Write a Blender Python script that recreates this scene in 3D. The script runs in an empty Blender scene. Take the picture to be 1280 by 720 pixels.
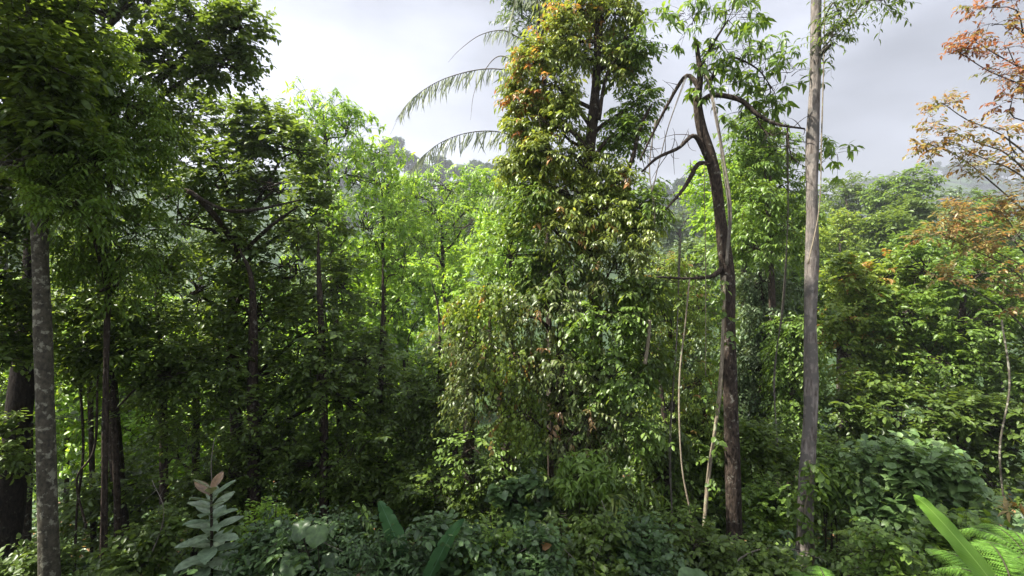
import bpy, math, random
import numpy as np
from mathutils import Vector, noise

rng = np.random.default_rng(7)
R = math.radians
scn = bpy.context.scene
COL = scn.collection

# ------------------------------------------------------------------ camera
EYE = np.array([0.0, 0.0, 18.0])
TILT = R(2.5)
FPX = 604.0
cam_d = bpy.data.cameras.new('camera')
cam = bpy.data.objects.new('camera', cam_d)
COL.objects.link(cam)
cam.location = EYE
cam.rotation_euler = (R(90) - TILT, 0, 0)
cam_d.sensor_width = 36
cam_d.lens = FPX / 1280 * 36
cam_d.clip_start = 0.05
cam_d.clip_end = 6000
scn.camera = cam

# ------------------------------------------------------------------ light
SUN_EL, SUN_AZ = R(57), R(-94)          # azimuth from +Y, negative = left
world = bpy.data.worlds.new('World')
scn.world = world
world.use_nodes = True
wt = world.node_tree
wt.nodes.clear()
def wn(t, **k):
    n = wt.nodes.new(t)
    for a, b in k.items(): setattr(n, a, b)
    return n
wo = wn('ShaderNodeOutputWorld')
sky = wn('ShaderNodeTexSky', sky_type='NISHITA', sun_disc=False, sun_elevation=SUN_EL, sun_rotation=SUN_AZ)
sky.air_density = 1.0; sky.dust_density = 3.0
bg1 = wn('ShaderNodeBackground'); bg1.inputs[1].default_value = 0.07
wt.links.new(sky.outputs[0], bg1.inputs[0])
tc = wn('ShaderNodeTexCoord')
sep = wn('ShaderNodeSeparateXYZ')
wt.links.new(tc.outputs['Generated'], sep.inputs[0])
mp = wn('ShaderNodeMapping'); mp.inputs['Scale'].default_value = (1.2, 1.2, 3.0)
wt.links.new(tc.outputs['Generated'], mp.inputs[0])
nz = wn('ShaderNodeTexNoise'); nz.inputs['Scale'].default_value = 2.4; nz.inputs['Detail'].default_value = 5
nz.inputs['Roughness'].default_value = 0.45
wt.links.new(mp.outputs[0], nz.inputs['Vector'])
# cloud brightness: brighter towards the sun (left), greyer to the right
m1 = wn('ShaderNodeMath', operation='MULTIPLY_ADD'); m1.inputs[1].default_value = -0.13; m1.inputs[2].default_value = 0.238
wt.links.new(sep.outputs[0], m1.inputs[0])
m2 = wn('ShaderNodeMath', operation='MULTIPLY_ADD'); m2.inputs[1].default_value = 0.5
wt.links.new(nz.outputs[0], m2.inputs[0])
m3 = wn('ShaderNodeMath', operation='SUBTRACT'); m3.inputs[1].default_value = 0.235
wt.links.new(m1.outputs[0], m2.inputs[2]); wt.links.new(m2.outputs[0], m3.inputs[0])
ccol = wn('ShaderNodeMixRGB', blend_type='MULTIPLY'); ccol.inputs[0].default_value = 1
ccol.inputs[1].default_value = (0.91, 0.945, 1.10, 1)
wt.links.new(m3.outputs[0], ccol.inputs[2])
zr = wn('ShaderNodeMapRange'); zr.inputs[1].default_value = .5; zr.inputs[2].default_value = 1.0; zr.inputs[3].default_value = 1.0; zr.inputs[4].default_value = 2.6
wt.links.new(sep.outputs[2], zr.inputs[0])
zm = wn('ShaderNodeMixRGB', blend_type='MULTIPLY'); zm.inputs[0].default_value = 1
wt.links.new(ccol.outputs[0], zm.inputs[1]); wt.links.new(zr.outputs[0], zm.inputs[2]); ccol = zm
bg2 = wn('ShaderNodeBackground'); bg2.inputs[1].default_value = 1.0
wt.links.new(ccol.outputs[0], bg2.inputs[0])
mx = wn('ShaderNodeMixShader'); mx.inputs[0].default_value = 0.9
wt.links.new(bg1.outputs[0], mx.inputs[1]); wt.links.new(bg2.outputs[0], mx.inputs[2])
wt.links.new(mx.outputs[0], wo.inputs[0])

sun_d = bpy.data.lights.new('sun', 'SUN')
sun_d.energy = 5.0; sun_d.angle = R(0.6); sun_d.color = (1.0, 0.95, 0.85)
sun = bpy.data.objects.new('sun', sun_d); COL.objects.link(sun)
sdir = Vector((math.sin(SUN_AZ) * math.cos(SUN_EL), math.cos(SUN_AZ) * math.cos(SUN_EL), math.sin(SUN_EL)))
sun.rotation_euler = sdir.to_track_quat('Z', 'Y').to_euler()
sun.location = (-20, 10, 50)

scn.view_settings.view_transform = 'Standard'
scn.view_settings.look = 'None'
scn.view_settings.gamma = 1
scn.view_settings.exposure = 1.6
scn.render.engine = 'CYCLES'
cy = scn.cycles
cy.max_bounces = 7; cy.diffuse_bounces = 3; cy.glossy_bounces = 2; cy.transmission_bounces = 4
cy.transparent_max_bounces = 8; cy.volume_bounces = 0
cy.caustics_reflective = False; cy.caustics_refractive = False
cy.use_denoising = True
cy.sample_clamp_indirect = 3.0

# ------------------------------------------------------------------ helpers
Fv = np.array([0, math.cos(TILT), -math.sin(TILT)])
Uv = np.array([0, math.sin(TILT), math.cos(TILT)])
Rv = np.array([1.0, 0, 0])
def P(px, py, d):
    """world point seen at pixel (px,py) of the 1280x720 photo, d metres ahead"""
    return EYE + d * (Fv + Rv * (px - 640) / FPX - Uv * (py - 360) / FPX)

_gy = [-60, -4, 1.2, 2.5, 4, 7, 12, 20, 35, 60, 95, 130, 5000]
_gz = [0.5, -1.6, -1.75, -2.7, -3.5, -5.3, -7.6, -10.5, -14.5, -17, -14, -9, -9]
def ground(x, y):
    x = np.asarray(x, float); y = np.asarray(y, float)
    z = np.interp(y, _gy, _gz)
    z = z + 0.16 * np.sin(x * .9 + y * .5) * np.clip(y / 6, 0, 1) + 0.6 * np.sin(x * .11 + 1.3) * np.clip(y / 20, 0, 2)
    # valley side rises on the left and right a little
    z = z + 0.0006 * x * x * np.clip(y / 30, 0, 1) * (np.abs(x) < 120) + 8.64 * np.clip(y / 30, 0, 1) * (np.abs(x) >= 120)
    # near hill behind the centre
    ang = x / np.maximum(y, 1)
    prof = np.interp(ang, [-3, -1.2, -.5, -.25, -.12, 0.0, .2, .5, .9, 3], [28, 30, 32, 32, 33, 31, 19, 12, 6, 4])
    t = np.clip((y - 95) / 110, 0, 1); s = t * t * (3 - 2 * t)
    z = z + s * (prof + 9 + 2.2 * np.sin(x * .11) + 1.6 * np.sin(x * .27 + 1) ) 
    # far ridge
    t = np.clip((y - 300) / 140, 0, 1); s = t * t * (3 - 2 * t)
    prof2 = np.interp(ang, [-3, 0, .5, .75, .85, .95, 1.05, 1.3, 3], [50, 40, 46, 58, 70, 76, 64, 50, 34])
    z = z + s * np.maximum(prof2 - prof, 0)
    return EYE[2] + z

def new_mesh_obj(name, verts, faces_flat, face_sizes, mats, parent=None, origin=None,
                 attrs=None, smooth=False, mat_index=None):
    me = bpy.data.meshes.new(name)
    verts = np.asarray(verts, np.float32)
    if origin is not None: verts = verts - np.asarray(origin, np.float32)
    n = len(verts)
    me.vertices.add(n); me.vertices.foreach_set('co', verts.ravel())
    fl = np.asarray(faces_flat, np.int32).ravel(); fs = np.asarray(face_sizes, np.int32)
    me.loops.add(len(fl)); me.loops.foreach_set('vertex_index', fl)
    me.polygons.add(len(fs))
    st = np.concatenate([[0], np.cumsum(fs)[:-1]]).astype(np.int32)
    me.polygons.foreach_set('loop_start', st)
    me.polygons.foreach_set('loop_total', fs)
    for m in mats: me.materials.append(m)
    if mat_index is not None: me.polygons.foreach_set('material_index', np.asarray(mat_index, np.int32))
    if smooth: me.polygons.foreach_set('use_smooth', np.ones(len(fs), bool))
    if attrs:
        for k, v in attrs.items():
            v = np.asarray(v, np.float32)
            if v.ndim == 1:
                a = me.attributes.new(k, 'FLOAT', 'POINT'); a.data.foreach_set('value', v)
            else:
                a = me.attributes.new(k, 'FLOAT_VECTOR', 'POINT'); a.data.foreach_set('vector', v.ravel())
    me.update(calc_edges=True)
    o = bpy.data.objects.new(name, me); COL.objects.link(o)
    if parent is not None: o.parent = parent
    return o

def tag(o, label=None, cat=None, group=None, kind=None):
    if label: o['label'] = label
    if cat: o['category'] = cat
    if group: o['group'] = group
    if kind: o['kind'] = kind
    return o
def thing(name, label, cat, loc, group=None):
    o = bpy.data.objects.new(name, None); COL.objects.link(o)
    o.empty_display_size = .3
    o.location = tuple(float(v) for v in loc)
    return tag(o, label, cat, group)

def norm(v):
    return v / np.maximum(np.linalg.norm(v, axis=-1, keepdims=True), 1e-9)

class Buf:
    """collects geometry for one mesh"""
    def __init__(s): s.v = []; s.f = []; s.s = []; s.t = []; s.a = []; s.m = []; s.n = 0
    def add(s, v, f, sizes, tint, acc, mat=0):
        s.v.append(v); s.f.append(np.asarray(f).ravel() + s.n); s.s.append(sizes)
        s.t.append(tint); s.a.append(acc); s.m.append(np.full(len(sizes), mat, np.int32)); s.n += len(v)
    def build(s, name, mats, parent=None, origin=None, smooth=False):
        return new_mesh_obj(name, np.concatenate(s.v), np.concatenate(s.f), np.concatenate(s.s), mats, parent, origin,
            {'tint': np.concatenate(s.t), 'acc': np.concatenate(s.a)}, smooth, np.concatenate(s.m))

# leaf templates: (verts[x along,y across,z up], faces)
def tmpl(kind):
    if kind == 'lance':     # folded, 2 triangles
        return np.array([(0,0,0),(.42,.15,.05),(1,0,-.10),(.42,-.15,.05)]), [(0,2,1),(0,3,2)]
    if kind == 'oval':
        return np.array([(0,0,0),(.32,.22,.06),(.72,.18,.02),(1,0,-.12),(.72,-.18,.02),(.32,-.22,.06)]), [(0,3,2,1),(0,5,4,3)]
    if kind == 'lance6':
        w=.14
        return np.array([(0,0,0),(.33,0,.02),(.68,0,-.06),(1,0,-.24),(.3,w,.06),(.66,w*.8,-.02),(.3,-w,.06),(.66,-w*.8,-.02)]), \
            [(0,1,4),(1,2,5,4),(2,3,5),(0,6,1),(1,6,7,2),(2,7,3)]
    if kind == 'broad6':
        w=.29
        return np.array([(0,0,0),(.33,0,.0),(.68,0,-.04),(1,0,-.2),(.3,w,.07),(.66,w*.82,.02),(.3,-w,.07),(.66,-w*.82,.02)]), \
            [(0,1,4),(1,2,5,4),(2,3,5),(0,6,1),(1,6,7,2),(2,7,3)]
    if kind == 'strap':
        w=.035
        return np.array([(0,w*.6,0),(0,-w*.6,0),(.35,w,-.03),(.35,-w,-.03),(.7,w*.8,-.16),(.7,-w*.8,-.16),(1,0,-.38)]), \
            [(0,1,3,2),(2,3,5,4),(4,5,6)]
    if kind == 'heart':
        return np.array([(0,0,0),(-.06,.26,.04),(.22,.40,.08),(.62,.26,.03),(1,0,-.15),(.62,-.26,.03),(.22,-.40,.08),(-.06,-.26,.04)]), \
            [(0,4,3,2,1),(0,7,6,5,4)]
    if kind == 'disc':      # leaf spray seen from afar
        return np.array([(0,0,0),(.3,.34,.1),(.8,.26,.02),(1.05,0,-.2),(.7,-.34,.04),(.25,-.24,.1)]), [(0,3,2,1),(0,5,4,3)]

def add_leaves(buf, pos, d, up, size, tint, acc, kind, mat=0, wid=1.0):
    tv, tf = tmpl(kind)
    tv = tv * np.array([1, wid, 1])
    N = len(pos)
    if N == 0: return
    d = norm(d); s = norm(np.cross(up, d)); u = np.cross(d, s)
    size = np.broadcast_to(size, (N,))
    v = pos[:,None,:] + size[:,None,None] * (tv[None,:,0:1]*d[:,None,:] + tv[None,:,1:2]*s[:,None,:] + tv[None,:,2:3]*u[:,None,:])
    nv = len(tv)
    flat = np.concatenate([np.array(f) for f in tf]); sz = np.array([len(f) for f in tf])
    F = (flat[None,:] + (np.arange(N)*nv)[:,None])
    buf.add(v.reshape(-1,3), F, np.tile(sz, N), np.repeat(np.broadcast_to(tint,(N,)), nv), np.repeat(np.broadcast_to(acc,(N,)), nv), mat)

def curves(buf, p0, p1, p2, r0, r1, seg=3, sides=3, mat=1):
    """many thin quadratic tubes at once"""
    K = len(p0)
    if K == 0: return
    t = np.linspace(0, 1, seg+1)[None,:,None]
    c = p0[:,None]*(1-t)**2 + 2*p1[:,None]*t*(1-t) + p2[:,None]*t*t
    d = norm(p2 - p0)
    ref = np.where(np.abs(d[:,2:3]) > .9, np.array([[1.0,0,0]]), np.array([[0,0,1.0]]))
    a = norm(np.cross(d, ref)); b = np.cross(d, a)
    r = (np.broadcast_to(r0,(K,))[:,None]*(1-t[...,0]) + np.broadcast_to(r1,(K,))[:,None]*t[...,0])
    an = np.arange(sides)/sides*2*np.pi
    ring = a[:,None,None]*np.cos(an)[None,None,:,None] + b[:,None,None]*np.sin(an)[None,None,:,None]
    v = c[:,:,None] + ring*r[:,:,None,None]
    base = (np.arange(K)*(seg+1)*sides)[:,None,None]
    i = np.arange(seg)[None,:,None]; j = np.arange(sides)[None,None,:]; jn = (j+1) % sides
    F = np.stack(np.broadcast_arrays(base+i*sides+j, base+i*sides+jn, base+(i+1)*sides+jn, base+(i+1)*sides+j), -1)
    n = K*(seg+1)*sides
    buf.add(v.reshape(-1,3), F, np.full(K*seg*sides, 4), np.full(n,.5), np.zeros(n), mat)

def catmull(pts, n):
    pts = np.asarray(pts, float)
    if len(pts) < 3:
        t = np.linspace(0,1,n)[:,None]; return pts[0]*(1-t)+pts[-1]*t
    q = np.vstack([2*pts[0]-pts[1], pts, 2*pts[-1]-pts[-2]])
    out = []
    m = len(pts)-1
    for T in np.linspace(0, m-1e-6, n):
        i = int(T); t = T-i; a,b,c,e = q[i],q[i+1],q[i+2],q[i+3]
        out.append(.5*((2*b)+(-a+c)*t+(2*a-5*b+4*c-e)*t*t+(-a+3*b-3*c+e)*t**3))
    return np.array(out)

def tube(buf, pts, rad, n=24, sides=10, wob=0.0, mat=0, flare=0.0):
    """one bark tube through points with radii; wob = lumpiness"""
    pr = np.hstack([np.asarray(pts,float), np.asarray(rad,float)[:,None]])
    c = catmull(pr, n); r = np.maximum(c[:,3], .0015); c = c[:,:3]
    tan = norm(np.gradient(c, axis=0))
    a = np.cross(tan[0], [0,0,1.0] if abs(tan[0][2]) < .9 else [1.0,0,0]); a /= np.linalg.norm(a)
    an = np.arange(sides)/sides*2*np.pi
    V = []
    s0 = rng.uniform(0, 99)
    L = np.concatenate([[0], np.cumsum(np.linalg.norm(np.diff(c,axis=0),axis=1))])
    for i in range(n):
        a = a - tan[i]*np.dot(a, tan[i]); a /= np.linalg.norm(a); b = np.cross(tan[i], a)
        rr = r[i]*(1 + wob*(np.sin(an*3+L[i]*1.7+s0)*.35 + np.sin(an*2-L[i]*3.1+s0*2)*.35 + rng.uniform(-.4,.4,sides)*.5 + .5*math.sin(L[i]*4+s0)))
        if flare: rr = rr*(1 + flare*math.exp(-L[i]/.35)*(1+.5*np.cos(an*4+s0)))
        V.append(c[i] + (np.cos(an)[:,None]*a + np.sin(an)[:,None]*b)*rr[:,None])
    V = np.concatenate(V + [c[:1], c[-1:]])
    i = np.arange(n-1)[:,None]; j = np.arange(sides)[None,:]; jn = (j+1)%sides
    F = np.stack(np.broadcast_arrays(i*sides+j, i*sides+jn, (i+1)*sides+jn, (i+1)*sides+j), -1).ravel()
    c0, c1 = n*sides, n*sides+1
    J = np.arange(sides); Jn = (J+1)%sides
    e0 = np.stack([np.full(sides,c0), Jn, J], -1).ravel(); e1 = np.stack([np.full(sides,c1), (n-1)*sides+J, (n-1)*sides+Jn], -1).ravel()
    buf.add(V, np.concatenate([F,e0,e1]), np.concatenate([np.full((n-1)*sides,4), np.full(2*sides,3)]), np.full(len(V),.5), np.zeros(len(V)), mat)

# ------------------------------------------------------------------ materials
def ntree(name):
    m = bpy.data.materials.new(name); m.use_nodes = True
    nt = m.node_tree; nt.nodes.clear()
    return m, nt
def leaf_mat(name, cols, accent=None, trans=.38, rough=.38, spec=.45, tr_boost=(1.5,1.35,.6)):
    m, nt = ntree(name); N = nt.nodes.new; L = nt.links.new
    out = N('ShaderNodeOutputMaterial')
    at = N('ShaderNodeAttribute'); at.attribute_name = 'tint'
    cr = N('ShaderNodeValToRGB')
    els = cr.color_ramp.elements
    for i, c in enumerate(cols):
        p = i/(len(cols)-1)
        e = els[i] if i < 2 else els.new(p)
        e.position = p; e.color = (*c, 1)
    for i, c in enumerate(cols):
        pass
    L(at.outputs['Fac'], cr.inputs[0])
    col = cr.outputs[0]
    if accent:
        ac = N('ShaderNodeAttribute'); ac.attribute_name = 'acc'
        mxn = N('ShaderNodeMixRGB'); mxn.inputs[2].default_value = (*accent, 1)
        L(ac.outputs['Fac'], mxn.inputs[0]); L(col, mxn.inputs[1]); col = mxn.outputs[0]
    # fine blotching so no leaf is a flat colour
    geo = N('ShaderNodeNewGeometry'); nz = N('ShaderNodeTexNoise'); nz.inputs['Scale'].default_value = 22; nz.inputs['Detail'].default_value = 2
    L(geo.outputs['Position'], nz.inputs['Vector'])
    mr = N('ShaderNodeMapRange'); mr.inputs[1].default_value=.3; mr.inputs[2].default_value=.7; mr.inputs[3].default_value=.7; mr.inputs[4].default_value=1.3
    L(nz.outputs[0], mr.inputs[0])
    hs = N('ShaderNodeHueSaturation'); L(mr.outputs[0], hs.inputs['Value']); L(col, hs.inputs['Color']); col = hs.outputs[0]
    pb = N('ShaderNodeBsdfPrincipled'); pb.inputs['Roughness'].default_value = rough
    pb.inputs['Specular IOR Level'].default_value = spec
    L(col, pb.inputs['Base Color'])
    tr = N('ShaderNodeBsdfTranslucent')
    mu = N('ShaderNodeMixRGB'); mu.blend_type = 'MULTIPLY'; mu.inputs[0].default_value = 1; mu.inputs[2].default_value = (*[c*1.25 for c in tr_boost],1)
    L(col, mu.inputs[1]); L(mu.outputs[0], tr.inputs[0])
    mix = N('ShaderNodeMixShader'); mix.inputs[0].default_value = trans
    L(pb.outputs[0], mix.inputs[1]); L(tr.outputs[0], mix.inputs[2]); L(mix.outputs[0], out.inputs[0])
    return m
def bark_mat(name, dark, light, patch, patch_amt=.5, scale=6, stretch=.35, bump=.5, pscale=9):
    m, nt = ntree(name); N = nt.nodes.new; L = nt.links.new
    out = N('ShaderNodeOutputMaterial'); pb = N('ShaderNodeBsdfPrincipled'); pb.inputs['Roughness'].default_value = .92
    pb.inputs['Specular IOR Level'].default_value = .15
    geo = N('ShaderNodeNewGeometry')
    mp = N('ShaderNodeMapping'); mp.inputs['Scale'].default_value = (1,1,stretch); L(geo.outputs['Position'], mp.inputs[0])
    n1 = N('ShaderNodeTexNoise'); n1.inputs['Scale'].default_value = scale*4; n1.inputs['Detail'].default_value = 6; n1.inputs['Roughness'].default_value=.65
    L(mp.outputs[0], n1.inputs['Vector'])
    cr = N('ShaderNodeValToRGB'); cr.color_ramp.elements[0].position=.35; cr.color_ramp.elements[1].position=.68
    cr.color_ramp.elements[0].color=(*dark,1); cr.color_ramp.elements[1].color=(*light,1)
    L(n1.outputs[0], cr.inputs[0])
    n2 = N('ShaderNodeTexNoise'); n2.inputs['Scale'].default_value = pscale; n2.inputs['Detail'].default_value = 4; n2.inputs['Roughness'].default_value=.6
    L(geo.outputs['Position'], n2.inputs['Vector'])
    mr = N('ShaderNodeMapRange'); th = .68 - .3*patch_amt
    mr.inputs[1].default_value=th; mr.inputs[2].default_value=th+.07; L(n2.outputs[0], mr.inputs[0])
    mxn = N('ShaderNodeMixRGB'); mxn.inputs[2].default_value=(*patch,1)
    L(mr.outputs[0], mxn.inputs[0]); L(cr.outputs[0], mxn.inputs[1]); L(mxn.outputs[0], pb.inputs['Base Color'])
    bp = N('ShaderNodeBump'); bp.inputs['Strength'].default_value=bump; bp.inputs['Distance'].default_value=.03
    L(n1.outputs[0], bp.inputs['Height']); L(bp.outputs[0], pb.inputs['Normal'])
    L(pb.outputs[0], out.inputs[0]); return m

M = {}
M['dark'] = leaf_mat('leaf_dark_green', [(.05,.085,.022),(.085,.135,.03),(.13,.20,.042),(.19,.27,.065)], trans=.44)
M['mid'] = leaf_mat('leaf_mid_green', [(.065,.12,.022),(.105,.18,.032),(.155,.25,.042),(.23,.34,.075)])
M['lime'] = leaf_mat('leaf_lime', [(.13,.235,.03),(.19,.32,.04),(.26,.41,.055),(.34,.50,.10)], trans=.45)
M['olive'] = leaf_mat('leaf_olive', [(.09,.135,.028),(.15,.21,.042),(.24,.30,.065),(.36,.40,.11)], accent=(.5,.21,.09), trans=.38)
M['tangle'] = leaf_mat('leaf_shaded_tangle', [(.055,.085,.025),(.09,.13,.035),(.14,.18,.05),(.24,.25,.12)], accent=(.28,.12,.06), trans=.3)
M['palm'] = leaf_mat('leaf_palm_grey_green', [(.22,.25,.19),(.3,.33,.26),(.40,.43,.36)], trans=.5, tr_boost=(1.1,1.1,.9))
M['gold'] = leaf_mat('leaf_golden_green', [(.08,.13,.025),(.14,.22,.035),(.22,.30,.05),(.32,.38,.09)], accent=(.45,.2,.08), trans=.4)
M['sage'] = leaf_mat('leaf_sage', [(.06,.10,.05),(.10,.16,.07),(.15,.21,.10),(.2,.27,.14)], accent=(.35,.12,.05), trans=.3)
M['blue'] = leaf_mat('leaf_bluish', [(.035,.07,.028),(.06,.11,.04),(.09,.16,.055),(.14,.22,.08)], accent=(.4,.2,.1), trans=.32)
M['orange'] = leaf_mat('leaf_orange', [(.38,.19,.08),(.36,.24,.09),(.22,.25,.08),(.11,.19,.05)], accent=(.30,.13,.08), trans=.42, tr_boost=(1.3,.95,.55))
M['far'] = leaf_mat('leaf_far', [(.022,.05,.018),(.035,.075,.022),(.055,.10,.03)], trans=.25)
M['bright'] = leaf_mat('leaf_bright', [(.09,.20,.03),(.12,.25,.035),(.17,.31,.05)], trans=.4, tr_boost=(1.25,1.1,.6))
M['broad'] = leaf_mat('leaf_broad_green', [(.07,.13,.04),(.11,.19,.06),(.16,.25,.085),(.22,.31,.12)], trans=.28)
M['shade'] = leaf_mat('leaf_deep_green', [(.022,.045,.015),(.04,.075,.022),(.06,.11,.03)], trans=.25)
M['twig'] = bark_mat('twig_bark', (.03,.024,.018),(.09,.075,.055),(.12,.12,.09),.3,12)
M['greytwig'] = bark_mat('grey_twig_bark', (.14,.12,.10),(.28,.25,.21),(.3,.3,.25),.3,12)
M['bark_dark'] = bark_mat('bark_dark', (.018,.014,.011),(.10,.075,.058),(.19,.18,.15),.26,8,.35,1.0,13)
M['bark_silhouette'] = bark_mat('bark_silhouette', (.010,.008,.007),(.038,.03,.024),(.07,.065,.05),.15,8,.35,1.0,13)  # silhouette shade of the left-edge trunks painted into the bark colour
M['bark_pale'] = bark_mat('bark_pale', (.10,.082,.07),(.38,.335,.30),(.16,.145,.13),.6,5,.22,1.0,6)
M['bark_mottled'] = bark_mat('bark_mottled', (.05,.045,.035),(.13,.115,.085),(.27,.26,.2),.45,5,.8,.6,11)
M['vine'] = bark_mat('vine_bark', (.16,.13,.09),(.34,.29,.21),(.3,.33,.2),.3,10)

# ------------------------------------------------------------------ foliage generators
def sub_centres(c, r, n, shell=.35):
    v = norm(rng.normal(size=(n,3)))
    q = (shell + (1-shell)*rng.random((n,1)))**(1/2.2)
    return c + v*q*r

def spray(buf, cen, out, L, nleaf, size, kind, mode='alt', droop=.25, ldroop=.35, tint=None, acc=None, wid=1.0, twig_r=.004, twigmat=1):
    """twigs starting at cen heading out, each with nleaf leaves"""
    K = len(cen); out = norm(out)
    L = np.broadcast_to(L,(K,))
    dn = np.array([0,0,-1.0])
    p0 = cen; p2 = cen + out*L[:,None] + dn*(droop*L)[:,None]; p1 = cen + out*(L*.5)[:,None]
    if twig_r: curves(buf, p0, p1, p2, twig_r, twig_r*.4, 2, 3, twigmat)
    i = np.arange(nleaf)
    if mode in ('alt','pinnate'):
        t = ((i+.6)/nleaf)[None,:,None]
        t = np.clip(t + rng.uniform(-.3,.3,(K,nleaf,1))/nleaf*(mode=='alt'), 0.02, 1)
    else:
        t = (1 - .16*rng.random((K,nleaf,1)))
    pos = p0[:,None]*(1-t)**2 + 2*p1[:,None]*t*(1-t) + p2[:,None]*t*t
    tan = norm(2*(p1-p0)[:,None]*(1-t) + 2*(p2-p1)[:,None]*t)
    side = norm(np.cross(tan, np.broadcast_to([0,0,1.0], tan.shape) + rng.normal(size=(K,1,3))*.15))
    upv = np.cross(side, tan)
    if mode == 'alt':
        ph = (i % 2*np.pi)[None,:,None] + rng.normal(size=(K,nleaf,1))*.5
        d = tan*.55 + side*np.cos(ph) + upv*np.sin(ph)*.5 + dn*ldroop + rng.normal(size=(K,nleaf,3))*.22
    elif mode == 'pinnate':
        sg = np.where(i%2==0, 1.0, -1.0)[None,:,None]
        d = tan*.45 + side*sg + dn*ldroop + rng.normal(size=(K,nleaf,3))*.08
        d[:, -1] = tan[:, -1]
    else:  # whorl
        ph = (i/nleaf*2*np.pi)[None,:,None] + rng.uniform(0,6,(K,1,1))
        d = tan*(.25+.3*rng.random((K,nleaf,1))) + side*np.cos(ph) + upv*np.sin(ph) + dn*ldroop + rng.normal(size=(K,nleaf,3))*.12
    up = np.array([0,0,1.0]) + rng.normal(size=(K,nleaf,3))*(.35 if mode!='pinnate' else .15)
    if mode == 'whorl': up = up + norm(tan)*.5
    s = size*rng.uniform(.5,1.25,(K,nleaf))*rng.uniform(.8,1.15,(K,1))
    if mode == 'pinnate': s = size*np.broadcast_to((np.sin(np.pi*np.clip(t[...,0],.05,.93))**.6), (K,nleaf))
    tn = rng.uniform(0,1,(K,nleaf))*.5 + rng.uniform(0,1,(K,1))*.3 + (0 if tint is None else np.asarray(tint)[:,None])
    ac = np.zeros((K,nleaf)) if acc is None else np.clip(np.asarray(acc)[:,None] + rng.uniform(-.25,.25,(K,nleaf)),0,1)*(np.asarray(acc)[:,None]>0.02)
    add_leaves(buf, pos.reshape(-1,3), d.reshape(-1,3), up.reshape(-1,3), s.ravel(), np.clip(tn,0,1).ravel(), ac.ravel(), kind, 0, wid)

class LS:  # leaf style
    def __init__(s, mat='mid', kind='lance', size=.11, mode='alt', nleaf=12, L=.35, droop=.25, ldroop=.35, wid=1.0,
                 nsub=40, ntwig=14, rsub=.30, outw=1.0, upw=.35, twig_r=.004, twigmat='twig', acc=None, hang=0.0, shell=.35):
        s.__dict__.update(locals()); del s.__dict__['s']
    def but(s, **k):
        d = dict(s.__dict__); d.update(k); return LS(**{a:b for a,b in d.items()})

def fill_clump(buf, lb, c, r, ls, branch_r=.018, dens=1.0):
    """leafy ellipsoid: sub-clumps on thin branches from its centre"""
    n = max(3, int(ls.nsub*dens))
    sc = sub_centres(c, r*.85, n, ls.shell)
    mid = (c+sc)/2 + rng.normal(size=(n,3))*r*.12 + np.array([0,0,.12])*r
    src = c + rng.normal(size=(n,3))*r*.12
    curves(lb, src, mid, sc, branch_r, branch_r*.35, 4, 5, 0 if lb is not buf else 1)
    K = ls.ntwig
    rs = float(np.mean(r))*ls.rsub*rng.uniform(.7,1.25,(n,1,1))
    off = norm(rng.normal(size=(n,K,3)))*(rng.random((n,K,1))**.45)*rs*np.array([1,1,.75])
    cen = (sc[:,None] + off).reshape(-1,3)
    outd = norm(off)*.8 + norm(sc-c)[:,None]*.7*ls.outw + np.array([0,0,ls.upw]) + rng.normal(size=(n,K,3))*.3
    if ls.hang: outd = outd*(1-ls.hang) + np.array([0,0,-1.0])*ls.hang*1.5
    sub_t = np.repeat(rng.uniform(0,.22,n), K)
    acc = None
    if ls.acc is not None: acc = ls.acc(cen)
    spray(buf, cen, outd.reshape(-1,3), ls.L*rng.uniform(.7,1.3,n*K), ls.nleaf, ls.size, ls.kind, ls.mode, ls.droop, ls.ldroop, sub_t, acc, ls.wid, ls.twig_r)

def clump_world(cl):
    px,py,Y,rx,ry = cl[:5]; c = P(px,py,Y)
    k = Y/FPX
    ryy = cl[5] if len(cl) > 5 else (rx+ry)/2*k*.9
    return c, np.array([rx*k, ryy, ry*k])

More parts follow.
